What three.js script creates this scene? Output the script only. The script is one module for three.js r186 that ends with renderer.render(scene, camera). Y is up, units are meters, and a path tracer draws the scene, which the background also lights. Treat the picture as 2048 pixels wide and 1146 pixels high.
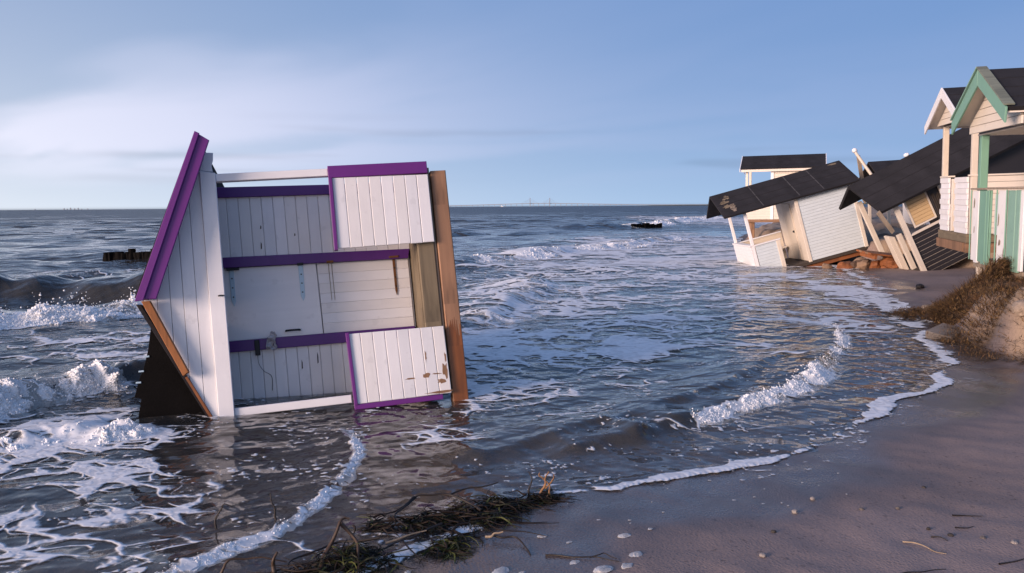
import * as THREE from 'three';
import { mergeGeometries } from 'three/addons/utils/BufferGeometryUtils.js';

// ---------------------------------------------------------------- camera, sky, sun, exposure
const scene = new THREE.Scene();
const camera = new THREE.PerspectiveCamera(39.57, 1024 / 573, 0.05, 60000);
camera.position.set(0, 1.9, 0);
camera.rotation.set(-0.1001, 0, -0.00716, 'YXZ');
const renderer = new THREE.WebGLRenderer({ antialias: true });
renderer.toneMapping = THREE.LinearToneMapping;
renderer.toneMappingExposure = 1.2;
renderer.shadowMap.enabled = true;

const clamp = (x, a = 0, b = 1) => Math.min(b, Math.max(a, x));
const sstep = (a, b, x) => { const t = clamp((x - a) / (b - a)); return t * t * (3 - 2 * t); };
const mix = (a, b, t) => a + (b - a) * t;
function rng(seed) { let s = seed >>> 0; return () => { s = (s + 0x6D2B79F5) | 0; let t = Math.imul(s ^ (s >>> 15), 1 | s); t = (t + Math.imul(t ^ (t >>> 7), 61 | t)) ^ t; return ((t ^ (t >>> 14)) >>> 0) / 4294967296; }; }
function h2(ix, iy) { let h = Math.imul(ix, 374761393) + Math.imul(iy, 668265263) | 0; h = Math.imul(h ^ (h >>> 13), 1274126177); return ((h ^ (h >>> 16)) >>> 0) / 4294967296; }
function noise(x, y) {                                   // smooth value noise, -1..1
  const ix = Math.floor(x), iy = Math.floor(y), fx = x - ix, fy = y - iy;
  const u = fx * fx * (3 - 2 * fx), v = fy * fy * (3 - 2 * fy);
  const a = h2(ix, iy), b = h2(ix + 1, iy), c = h2(ix, iy + 1), d = h2(ix + 1, iy + 1);
  return 2 * (a + (b - a) * u + (c - a) * v + (a - b - c + d) * u * v) - 1;
}
function fbm(x, y, n = 4) { let s = 0, a = 0.5; for (let i = 0; i < n; i++) { s += a * noise(x, y); x = x * 2.03 + 17.3; y = y * 2.03 - 9.1; a *= 0.5; } return s; }
function worley(x, y) {                                  // distance to the border between two cells
  const ix = Math.floor(x), iy = Math.floor(y); let f1 = 9, f2 = 9;
  for (let j = -1; j < 2; j++) for (let i = -1; i < 2; i++) {
    const cx = ix + i, cy = iy + j, dx = cx + h2(cx, cy) - x, dy = cy + h2(cx + 71, cy - 37) - y, d = dx * dx + dy * dy;
    if (d < f1) { f2 = f1; f1 = d; } else if (d < f2) f2 = d;
  }
  return Math.sqrt(f2) - Math.sqrt(f1);
}

// the sun stands low over the sea, to the left and a little behind the photographer
const SUN = new THREE.Vector3(-0.80, 0.17, 0.60).normalize();
const sun = new THREE.DirectionalLight(new THREE.Color().setRGB(1, 0.75, 0.63), 4.2);
sun.position.copy(SUN).multiplyScalar(60).add(new THREE.Vector3(2, 0, -12));
sun.target.position.set(2, 0, -12);
sun.shadow.radius = 40;
sun.castShadow = true;
sun.shadow.mapSize.set(4096, 4096);
Object.assign(sun.shadow.camera, { left: -25, right: 25, top: 25, bottom: -25, near: 1, far: 160 });
scene.add(sun, sun.target);

function skyColor(x, y, z) {
  const az = Math.atan2(x, -z) * 180 / Math.PI, el = Math.max(0, Math.asin(clamp(y, -1, 1)) * 180 / Math.PI);
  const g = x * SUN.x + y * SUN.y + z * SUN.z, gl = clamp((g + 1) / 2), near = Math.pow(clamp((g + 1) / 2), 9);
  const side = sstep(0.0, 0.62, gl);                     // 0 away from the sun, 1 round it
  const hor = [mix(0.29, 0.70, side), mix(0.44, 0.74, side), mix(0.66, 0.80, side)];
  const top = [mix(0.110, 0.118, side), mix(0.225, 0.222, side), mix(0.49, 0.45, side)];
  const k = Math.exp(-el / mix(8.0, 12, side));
  const c = [0, 1, 2].map((i) => mix(top[i], hor[i], k));
  const deep = sstep(14, 80, el); c[0] *= 1 - 0.25 * deep; c[1] *= 1 - 0.2 * deep; c[2] *= 1 - 0.12 * deep;
  // thin high cloud, drawn out along one wind direction
  const q = 1 / (Math.max(y, 0) + 0.09), px = x * q, pz = z * q, u = px * 0.86 + pz * 0.5, v = -px * 0.5 + pz * 0.86;
  const wx = u * 0.22 + 0.4 * fbm(u * 0.4 + 3, v * 0.5), wy = v * 0.8 + 0.8 * fbm(u * 0.35, v * 0.5 + 8);
  let w = sstep(-0.05, 0.45, fbm(wx + 1.3, wy * 0.8 + 4.2, 6) + 0.16) * 0.85 * (0.25 + 0.75 * sstep(0.1, 0.7, side));
  w *= sstep(0.5, 4, el) * mix(0.3, 0.85, sstep(13, 6, el));
  const cc = [mix(0.42, 0.98, side), mix(0.46, 0.93, side), mix(0.70, 1.05, side)];
  // a few grey streaks low over the sea
  const st = sstep(0.33, 0.6, fbm(az * 0.05 + 2, el * 1.7 + 5, 4) + 0.1) * sstep(1.2, 2.5, el) * (1 - sstep(4.5, 7, el)) * 0.13;
  for (let i = 0; i < 3; i++) { c[i] = mix(c[i], cc[i], w * 0.72); c[i] *= 1 - st; }
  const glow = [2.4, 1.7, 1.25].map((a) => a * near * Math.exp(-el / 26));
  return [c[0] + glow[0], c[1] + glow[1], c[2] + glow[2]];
}
{
  const W = 2048, Hh = 1024, data = new Float32Array(W * Hh * 4);
  for (let j = 0; j < Hh; j++) {
    const la = ((j + 0.5) / Hh - 0.5) * Math.PI, y = Math.sin(la), cl = Math.cos(la);
    for (let i = 0; i < W; i++) {
      const lo = ((i + 0.5) / W - 0.5) * 2 * Math.PI;
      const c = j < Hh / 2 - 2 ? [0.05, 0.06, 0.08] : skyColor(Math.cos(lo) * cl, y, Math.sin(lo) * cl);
      data.set([c[0], c[1], c[2], 1], (j * W + i) * 4);
    }
  }
  const t = new THREE.DataTexture(data, W, Hh, THREE.RGBAFormat, THREE.FloatType);
  t.mapping = THREE.EquirectangularReflectionMapping; t.magFilter = t.minFilter = THREE.LinearFilter; t.needsUpdate = true;
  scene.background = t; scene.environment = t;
}

// ---------------------------------------------------------------- helpers: names, textures, solids
const taken = {};
function numbered(n) { if (!(n in taken)) { taken[n] = 0; return n; } taken[n]++; return n + '_' + String(taken[n]).padStart(3, '0'); }
function mark(o, label, category, group, kind) { if (label) o.userData.label = label; if (category) o.userData.category = category; if (group) o.userData.group = group; if (kind) o.userData.kind = kind; return o; }
function thing(name, label, category, group) { const g = new THREE.Group(); g.name = numbered(name); scene.add(g); return mark(g, label, category, group); }
function part(parent, name, geo, mat, label) {
  const m = new THREE.Mesh(geo, mat); m.name = parent === scene ? numbered(name) : name; m.castShadow = m.receiveShadow = true;
  if (label) m.userData.label = label; parent.add(m); return m;
}
function tex(w, h, f, srgb = false) {
  const d = new Uint8Array(w * h * 4);
  for (let j = 0; j < h; j++) for (let i = 0; i < w; i++) { const c = f(i / w, j / h, i, j); const k = (j * w + i) * 4; d[k] = clamp(c[0]) * 255; d[k + 1] = clamp(c[1]) * 255; d[k + 2] = clamp(c[2]) * 255; d[k + 3] = 255; }
  const t = new THREE.DataTexture(d, w, h); t.wrapS = t.wrapT = THREE.RepeatWrapping; t.magFilter = THREE.LinearFilter; t.minFilter = THREE.LinearMipmapLinearFilter; t.generateMipmaps = true;
  if (srgb) t.colorSpace = THREE.SRGBColorSpace; t.needsUpdate = true; return t;
}
function tiled(x, y, n, p) {                              // fbm that repeats with period p cells
  let s = 0, a = 0.5; for (let o = 0; o < n; o++) {
    const X = x * p, Y = y * p, ix = Math.floor(X), iy = Math.floor(Y), fx = X - ix, fy = Y - iy, u = fx * fx * (3 - 2 * fx), v = fy * fy * (3 - 2 * fy), w = (k) => ((k % p) + p) % p;
    const q = (i, j) => h2(w(i) + o * 131, w(j) + o * 57); const A = q(ix, iy), B = q(ix + 1, iy), C = q(ix, iy + 1), D = q(ix + 1, iy + 1);
    s += a * (2 * (A + (B - A) * u + (C - A) * v + (A - B - C + D) * u * v) - 1); a *= 0.5; p *= 2;
  } return s;
}
const grey = (v) => [v, v, v];
// grain runs along v; one tile is 1 m x 1 m
const grainOf = (u, v) => 0.6 * tiled(u, v * 0.0625 + 0.03 * tiled(u, v, 2, 4), 4, 32) + 0.4 * tiled(u + 0.04 * tiled(u, v, 2, 3), v * 0.125, 3, 8);
const T = {
  paint: tex(512, 512, (u, v) => { const g = grainOf(u, v), d = tiled(u, v, 5, 6), s = sstep(0.42, 0.56, tiled(u + 0.3, v + 0.1, 5, 9)); return grey(0.93 + 0.05 * g + 0.04 * d - 0.07 * s); }),
  paintBump: tex(512, 512, (u, v) => grey(0.5 + 0.4 * grainOf(u, v) + 0.15 * tiled(u, v, 3, 64))),
  wood: tex(512, 512, (u, v) => { const g = grainOf(u, v); return grey(0.74 + 0.42 * g + 0.12 * tiled(u, v, 4, 5)); }),
  felt: tex(512, 512, (u, v) => grey(0.72 + 0.3 * tiled(u, v, 5, 4) + 0.25 * tiled(u, v, 2, 128))),
  rough: tex(256, 256, (u, v) => grey(0.62 + 0.35 * tiled(u, v, 5, 5))),
  sand: tex(1024, 1024, (u, v) => grey(0.80 + 0.20 * tiled(u, v, 5, 3) + 0.15 * tiled(u, v, 2, 256) - 0.30 * sstep(0.40, 0.5, tiled(u, v, 2, 96)))),
  sandBump: tex(1024, 1024, (u, v) => grey(0.5 + 0.32 * tiled(u, v, 6, 6) + 0.16 * tiled(u, v, 2, 256))),
};
function std(r, g, b, rough, o = {}) { return new THREE.MeshPhysicalMaterial({ color: new THREE.Color().setRGB(r, g, b), roughness: rough, side: THREE.DoubleSide, ...o }); }
const painted = (r, g, b, rough = 0.5) => std(r, g, b, rough, { map: T.paint, bumpMap: T.paintBump, bumpScale: 0.0012 });
const timber = (r, g, b, rough = 0.75) => std(r, g, b, rough, { map: T.wood, bumpMap: T.wood, bumpScale: 0.004 });
const M = {
  white: painted(0.80, 0.79, 0.80), whiteB: painted(0.74, 0.74, 0.76), whiteC: painted(0.77, 0.75, 0.74),
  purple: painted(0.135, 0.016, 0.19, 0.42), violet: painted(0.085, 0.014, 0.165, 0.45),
  cream: painted(0.71, 0.635, 0.54), creamB: painted(0.64, 0.56, 0.46), greyWhite: painted(0.60, 0.67, 0.71),
  green: painted(0.17, 0.335, 0.245), greenB: painted(0.22, 0.38, 0.30),
  tan: painted(0.60, 0.42, 0.22), black: painted(0.022, 0.020, 0.024, 0.6),
  orange: timber(0.38, 0.14, 0.04), brown: timber(0.30, 0.165, 0.09), olive: timber(0.22, 0.17, 0.105), rust: timber(0.30, 0.10, 0.03), oldwood: timber(0.34, 0.27, 0.20), darkwood: timber(0.06, 0.045, 0.035),
  felt: std(0.028, 0.027, 0.031, 0.92, { specularIntensity: 0.4, map: T.felt, bumpMap: T.felt, bumpScale: 0.004 }),
  feltBare: std(0.009, 0.008, 0.008, 0.95, { specularIntensity: 0.15, map: T.felt, bumpMap: T.felt, bumpScale: 0.003 }),
  iron: std(0.02, 0.02, 0.022, 0.55, { metalness: 0.4 }), zinc: std(0.40, 0.53, 0.62, 0.4, { metalness: 0.2 }), rustIron: std(0.26, 0.10, 0.025, 0.85, { map: T.rough }),
};
// a polygon in x, y with a chamfered edge, from z = z0 to z0 + depth; texture coordinates in metres, along = 'x' turns the grain
function slab(pts, z0, depth, bevel = 0.004, along = 'y', seed = 0) {
  const s = new THREE.Shape(pts.map((p) => new THREE.Vector2(p[0], p[1])));
  const b = Math.min(bevel, depth * 0.3);
  const g = new THREE.ExtrudeGeometry(s, b > 0 ? { depth: depth - 2 * b, bevelEnabled: true, bevelThickness: b, bevelSize: b, bevelOffset: -b, bevelSegments: 1 } : { depth, bevelEnabled: false });
  g.translate(0, 0, z0 + b);
  const p = g.attributes.position, n = g.attributes.normal, uv = g.attributes.uv;
  const ou = h2(seed, 11) * 7, ov = h2(seed, 29) * 7;
  for (let i = 0; i < p.count; i++) {
    const x = p.getX(i), y = p.getY(i), z = p.getZ(i), nx = Math.abs(n.getX(i)), ny = Math.abs(n.getY(i)), nz = Math.abs(n.getZ(i));
    let a, c; if (along === 'y') { a = nx > nz && nx > ny ? z : x; c = ny > nz && ny > nx ? z : y; } else if (along === 'x') { a = ny > nz && ny > nx ? z : y; c = nx > nz && nx > ny ? z : x; } else { a = nx > ny ? y : x; c = z; }
    uv.setXY(i, a + ou, c + ov);
  }
  return g;
}
const rect = (x0, x1, y0, y1) => [[x0, y0], [x1, y0], [x1, y1], [x0, y1]];
let seedN = 1;
const bar = (x0, x1, y0, y1, z0, z1, along = 'y', bevel = 0.004) => slab(rect(x0, x1, y0, y1), z0, z1 - z0, bevel, along, seedN++);
function tube(pts, r0, r1 = r0, sides = 6, segs = 14) {
  const c = new THREE.CatmullRomCurve3(pts.map((p) => new THREE.Vector3(...p))), g = new THREE.TubeGeometry(c, segs, 1, sides, false), P = g.attributes.position;
  for (let i = 0; i <= segs; i++) { const o = c.getPointAt(i / segs), r = mix(r0, r1, i / segs); for (let j = 0; j <= sides; j++) { const k = i * (sides + 1) + j; P.setXYZ(k, o.x + (P.getX(k) - o.x) * r, o.y + (P.getY(k) - o.y) * r, o.z + (P.getZ(k) - o.z) * r); } }
  return g;
}
function ball(r, seed, sy = 1, rough = 0.3, detail = 2) {
  const g = new THREE.IcosahedronGeometry(1, detail), p = g.attributes.position;
  for (let i = 0; i < p.count; i++) { const x = p.getX(i), y = p.getY(i), z = p.getZ(i), k = 1 + rough * (fbm(x * 1.6 + seed * 3.1 + z, y * 1.6 + z * 1.3 + seed, 3)); p.setXYZ(i, x * r * k, y * r * k * sy, z * r * k); }
  g.computeVertexNormals(); return g;
}

// ---------------------------------------------------------------- the shore: where land and water lie
const SHORE = [[-70, 24], [-30, 14], [-9, 3.5], [-4.4, -0.2], [-2.51, -1.88], [-1.97, -2.87], [-1.38, -3.43], [-0.96, -3.76], [-0.63, -4.07], [-0.42, -4.33], [-0.20, -4.54], [0.07, -4.80], [0.27, -5.05], [0.57, -5.10], [0.90, -5.26], [1.22, -5.35], [1.64, -5.60], [1.99, -5.79], [2.36, -5.97], [2.55, -6.29], [3.00, -6.73], [3.63, -7.41], [4.27, -7.90], [5.06, -9.12], [5.57, -10.24], [6.11, -11.66], [6.51, -13.24], [7.24, -15.30], [8.24, -18.10], [9.0, -20.43], [9.7, -22.95], [9.9, -24.30], [9.3, -27.2], [9.0, -31], [9.8, -36], [13, -46], [22, -70], [45, -130], [80, -200]];
const LAND = [...SHORE, [300, -200], [300, 300], [-70, 300]];
const TOE = [[40, 2], [14, -4.6], [9, -6.4], [7, -7.4], [6.1, -8.5], [6.05, -9.6], [6.0, -10.4], [6.45, -11.8], [7.4, -13.6], [9.2, -15.2], [10.9, -17.4], [12.3, -19.6], [12.6, -21.5], [11.5, -23.2], [10.6, -24.8], [10.2, -28], [9.8, -31], [10.6, -36], [14, -46], [24, -70], [48, -130], [90, -200]];
const BANK = [...TOE, [300, -200], [300, 2]];
function segDist(x, z, pts) {
  let b = 1e9; for (let i = 0; i + 1 < pts.length; i++) { const ax = pts[i][0], az = pts[i][1], dx = pts[i + 1][0] - ax, dz = pts[i + 1][1] - az, t = clamp(((x - ax) * dx + (z - az) * dz) / (dx * dx + dz * dz)), ex = ax + t * dx - x, ez = az + t * dz - z, d = ex * ex + ez * ez; if (d < b) b = d; }
  return Math.sqrt(b);
}
function inside(x, z, poly) { let r = false; for (let i = 0, j = poly.length - 1; i < poly.length; j = i++) { const a = poly[i], b = poly[j]; if ((a[1] > z) !== (b[1] > z) && x < (b[0] - a[0]) * (z - a[1]) / (b[1] - a[1]) + a[0]) r = !r; } return r; }
const GX = -45, GZ = -150, GS = 0.16, GW = 660, GH = 1070, field = [new Float32Array(GW * GH), new Float32Array(GW * GH)];
[[SHORE, LAND], [TOE, BANK]].forEach(([line, poly], k) => { for (let j = 0; j < GH; j++) for (let i = 0; i < GW; i++) { const x = GX + i * GS, z = GZ + j * GS; field[k][j * GW + i] = segDist(x, z, line) * (inside(x, z, poly) ? 1 : -1); } });
function look(k, x, z) {
  const a = clamp((x - GX) / GS, 0, GW - 1.01), b = clamp((z - GZ) / GS, 0, GH - 1.01), i = Math.floor(a), j = Math.floor(b), u = a - i, v = b - j, f = field[k], o = j * GW + i;
  let s = mix(mix(f[o], f[o + 1], u), mix(f[o + GW], f[o + GW + 1], u), v);
  if (x < GX || z < GZ) s = Math.min(s, -20) - Math.max(GX - x, 0, GZ - z);
  return s;
}
const shoreAt = (x, z) => look(0, x, z) + (Math.abs(x) + Math.abs(z) < 60 ? 0.10 * noise(x * 1.7, z * 1.7) + 0.05 * noise(x * 4.1 + 5, z * 4.1) : 0);
function sandAt(x, z) {
  const s = shoreAt(x, z); let h;
  if (s >= 0) h = 0.052 * s / (1 + 0.05 * s); else { const q = -s; h = -Math.min(6, 0.06 * q + 0.003 * q * q); }
  if (s > -1) {
    const b = look(1, x, z) + 0.35 * noise(x * 0.9 + 3, z * 0.9) + 0.16 * noise(x * 2.9, z * 2.9 + 7);
    h += 0.70 * sstep(0, 0.75, b) + 0.25 * sstep(0.7, 6, b) + sstep(0, 0.5, b) * (0.16 * fbm(x * 1.9, z * 1.9, 5) + 0.05 * Math.abs(noise(x * 7, z * 7)));
    h += 0.012 * fbm(x * 0.8, z * 0.8, 3) * sstep(0, 1, s);
  }
  return h;
}

// ---------------------------------------------------------------- the sea surface
const R0 = rng(7), comps = [];
for (let i = 0; i < 46; i++) { const l = 0.45 * Math.pow(18, i / 45), th = (R0() - 0.5) * 2.3 + 0.25, k = 2 * Math.PI / l; comps.push([Math.sin(th) * k, Math.cos(th) * k, R0() * 6.283, 0.0042 * l * (0.6 + 0.8 * R0()), l]); }
const fineComps = []; for (let i = 0; i < 30; i++) { const l = 0.13 * Math.pow(4, i / 29), th = (R0() - 0.5) * 2.6 + 0.3, k = 2 * Math.PI / l; fineComps.push([Math.sin(th) * k, Math.cos(th) * k, R0() * 6.283, 0.0050 * l * (0.5 + R0()), l]); }
// breakers: the line of the foot, height, steepness in front and behind, how much of it (from, to along the line) is white water
const WAVES = [
  { p: [[-16.5, -15.0], [-12.93, -15.45], [-11.76, -15.85], [-10.42, -16.10], [-9.04, -16.36], [-7.52, -16.44], [-6.21, -16.27], [-4.26, -15.90]], a: 0.52, f: 0.55, b: 1.9, w: null },
  { p: [[-9.6, -9.6], [-8.50, -10.08], [-8.35, -11.19], [-8.10, -12.46], [-7.44, -12.69], [-6.90, -13.21], [-6.50, -13.98], [-5.6, -14.62]], a: 0.30, f: 0.34, b: 1.1, w: [0.0, 0.97, 1.0], m: 0.6 },
  { p: [[-5.6, -5.7], [-4.9, -6.5], [-4.69, -7.13], [-4.55, -7.68], [-4.23, -8.00], [-3.96, -8.31], [-3.5, -8.49]], a: 0.26, f: 0.22, b: 0.75, w: [0.0, 0.80, 0.9], m: 0.5 },
  { p: [[-4.3, -5.9], [-3.96, -6.12], [-3.76, -6.38], [-3.35, -6.30], [-3.11, -6.58], [-3.08, -6.89]], a: 0.10, f: 0.14, b: 0.3, w: [0.1, 0.9, 0.9] },
  { p: [[0.30, -5.80], [0.59, -5.92], [0.96, -6.13], [1.24, -6.33], [1.71, -6.76], [2.31, -7.29], [2.92, -7.94], [3.60, -8.89], [4.35, -10.28], [4.85, -11.72], [4.75, -13.04]], a: 0.125, f: 0.10, b: 0.5, w: [0.36, 0.97, 0.9], k: 1.9, m: 0.4 },
  { p: [[-0.53, -5.64], [-0.10, -5.87], [0.29, -6.17], [0.73, -6.51], [1.39, -7.10], [2.13, -7.85], [3.13, -9.19], [4.17, -10.67]], a: 0.065, f: 0.10, b: 0.5, w: null },
  { p: [[-1.49, -6.93], [-1.25, -6.25], [-1.16, -5.81], [-1.20, -5.18], [-1.31, -4.71], [-1.45, -4.38], [-1.69, -4.11], [-1.95, -3.75]], a: 0.035, f: 0.045, b: 0.2, w: [0.05, 1, 0.85], s: -1, k: 2, m: 0.72 },
  { p: [[-0.9, -12.1], [-0.20, -13.00], [0.49, -15.14], [0.97, -17.83], [0.59, -20.28], [-0.59, -21.24]], a: 0.16, f: 0.3, b: 0.9, w: [0, 0.9, 0.75] },
  { p: [[-2.5, -24.6], [-0.41, -27.39], [0.67, -29.42], [2.60, -32.72], [5.11, -35.94], [8.00, -41.58], [13.13, -49.08]], a: 0.26, f: 0.5, b: 1.3, w: [0.1, 0.95, 0.85] },
  { p: [[4, -64], [7.30, -65.89], [9.90, -66.72], [13.03, -72.51], [23.45, -99.41], [36, -130]], a: 0.4, f: 0.8, b: 2.0, w: [0.42, 0.95, 0.9] },
];
for (const w of WAVES) {
  const c = new THREE.CatmullRomCurve3(w.p.map((q) => new THREE.Vector3(q[0], 0, q[1])), false, 'centripetal').getPoints(28); w.q = c.map((v) => [v.x, v.z]);
  w.box = [Math.min(...w.q.map((q) => q[0])) - 4 * w.b, Math.max(...w.q.map((q) => q[0])) + 4 * w.b, Math.min(...w.q.map((q) => q[1])) - 4 * w.b, Math.max(...w.q.map((q) => q[1])) + 4 * w.b];
}
function nearWave(w, x, z) {                              // [signed distance to the foot (positive shoreward), place along the line 0..1]
  if (x < w.box[0] || x > w.box[1] || z < w.box[2] || z > w.box[3]) return null;
  let b = 1e9, s = 0, tt = 0; const Q = w.q, n = Q.length - 1;
  for (let i = 0; i < n; i++) { const ax = Q[i][0], az = Q[i][1], dx = Q[i + 1][0] - ax, dz = Q[i + 1][1] - az, t = clamp(((x - ax) * dx + (z - az) * dz) / (dx * dx + dz * dz)), ex = x - ax - t * dx, ez = z - az - t * dz, d = ex * ex + ez * ez; if (d < b) { b = d; s = dx * ez - dz * ex; tt = (i + t) / n; } }
  return [Math.sqrt(b) * Math.sign(s) * (w.s || 1), tt];
}
function waveAt(x, z, step) {                             // [height, white water 0..1]
  const s = shoreAt(x, z), q = -s, A = mix(0.07, 1, sstep(1, 20, q)) * sstep(-0.4, 0.6, q); let y = 0, white = 0;
  for (const c of comps) { if (c[4] < step * 2.6) continue; y += c[3] * Math.sin(c[0] * x + c[1] * z + c[2]) * sstep(step * 2.6, step * 4.5, c[4]); }
  y = (y + 1.6 * y * Math.abs(y)) * A * (q > 80 ? 1.35 : 1);
  if (step < 0.2) { let f = 0; for (const c of fineComps) if (c[4] > step * 2.6) f += c[3] * Math.sin(c[0] * x + c[1] * z + c[2]) * sstep(step * 2.6, step * 4.5, c[4]); y += f * mix(0.12, 1, sstep(1, 14, q)) * sstep(-0.2, 0.5, q) * (0.75 + 0.5 * noise(x * 0.5, z * 0.5)); }
  if (q > 0 && step < 1.5) for (const w of WAVES) {
    const wob = 0.6 * w.f * noise(x * 0.7 / w.b + 9, z * 0.7 / w.b) + 0.35 * w.f * noise(x * 2.6 / w.b, z * 2.6 / w.b);
    const r = nearWave(w, x, z); if (!r) continue;
    const d = r[0] + wob, c = d + 1.5 * w.f, end = sstep(0, 0.1, r[1]) * sstep(1, 0.86, r[1]);
    y += w.a * end * (0.8 + 0.3 * noise(r[1] * 19, w.a * 40)) * Math.exp(-Math.pow(c / (c > 0 ? w.f : w.b), 2));
    if (w.w) { const on = sstep(w.w[0] - 0.03, w.w[0] + 0.09, r[1]) * sstep(w.w[1] + 0.02, w.w[1] - 0.08, r[1]); const brk = clamp(0.62 + 0.8 * noise(r[1] * 23 + 3, w.b * 31) + 0.35 * noise(r[1] * 61, w.b * 17), w.m || 0.2, 1.15);
      white = Math.max(white, w.w[2] * on * brk * sstep(-(w.k || 2.6) * w.f, -0.9 * w.f, d) * sstep(1.1 * w.f, 0.1 * w.f, d)); }
  }
  return [y, clamp(white)];
}
const BLOBS = [[-3.84, -6.51, 0.91, 0.74, 0.86], [-3.11, -5.49, 0.68, 0.47, 0.63], [-2.82, -4.48, 0.65, 0.5, 0.72], [-2.27, -5.03, 0.44, 0.59, 0.43], [-2.98, -5.8, 0.42, 0.26, 0.72], [-1.82, -5.56, 0.8, 0.95, 0.27], [-3.02, -6.46, 0.28, 0.48, 0.58], [-6.21, -10.79, 1.58, 1.1, 0.45], [-4.2, -7.2, 1.53, 0.56, 0.58], [-12.49, -21.93, 4.15, 3.17, 0.28], [-0.31, -10.96, 0.79, 3.13, 0.75], [-0.15, -16.95, 1.65, 4.93, 0.55], [2.41, -24.5, 3.79, 13.44, 0.58], [1.13, -14.21, 0.84, 1.09, 0.7], [2.09, -10.79, 1.09, 0.6, 0.85], [1.45, -10.14, 0.47, 0.56, 1], [0.37, -10.66, 1.16, 2.03, 0.65], [0.13, -8.01, 0.66, 1.16, 0.65], [-0.33, -7.91, 0.28, 1.41, 0.78], [-0.66, -6.54, 0.48, 0.49, 0.69], [5.6, -32.23, 4.65, 16.0, 0.69], [26, -105, 8.85, 53.76, 0.69], [9.95, -38.04, 4.42, 17.12, 0.63], [4.92, -12.61, 0.81, 1.79, 0.62], [2.31, -7.0, 1.03, 0.94, 0.22], [7.2, -16.6, 0.74, 3.82, 0.75], [1.28, -6.15, 1.12, 0.87, 0.22], [1.94, -13.6, 1.82, 3.24, 0.43], [6.0, -22, 2.36, 6.72, 0.45], [0.9, -9.3, 1.0, 0.9, 0.55], [2.6, -12.3, 1.5, 1.3, 0.42], [1.6, -8.6, 0.8, 0.5, 0.45], [3.2, -17, 2.2, 3, 0.5], [0.4, -7.2, 0.5, 0.35, 0.6], [-2.2, -4.6, 0.35, 0.5, 0.6], [-3.4, -4.9, 0.5, 0.4, 0.6], [5.5, -28, 4, 6, 0.6]];
function foamAt(x, z, white) {                            // how much foam floats here
  let D = white * 1.1;
  for (const b of BLOBS) { const d = Math.hypot((x - b[0]) / b[2], (z - b[1]) / b[3]); if (d < 1.7) D = Math.max(D, b[4] * sstep(1.7, 0.35, d)); }
  const s = shoreAt(x, z); if (s < 0 && z > -9.4) D = Math.max(D, 0.14);
  if (z > -25 && z < -2 && s < 0.3 && s > -1.2) {         // the rim the last wave left, and the foam trailing behind it
    const patch = sstep(-0.5, 0.5, noise(x * 1.3 + 4, z * 1.1 + 2) + 0.3 * noise(x * 3.7, z * 3.3)), wd = mix(0.035, 0.24, patch * patch);
    D = Math.max(D, mix(0.85, 1.3, patch) * sstep(0.05, 0.0, s) * sstep(-wd, -wd * 0.3, s));
    D = Math.max(D, 0.22 * sstep(-1.2, -0.2, s) * sstep(0.05, -0.1, s));
  }
  return D;
}

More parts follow.
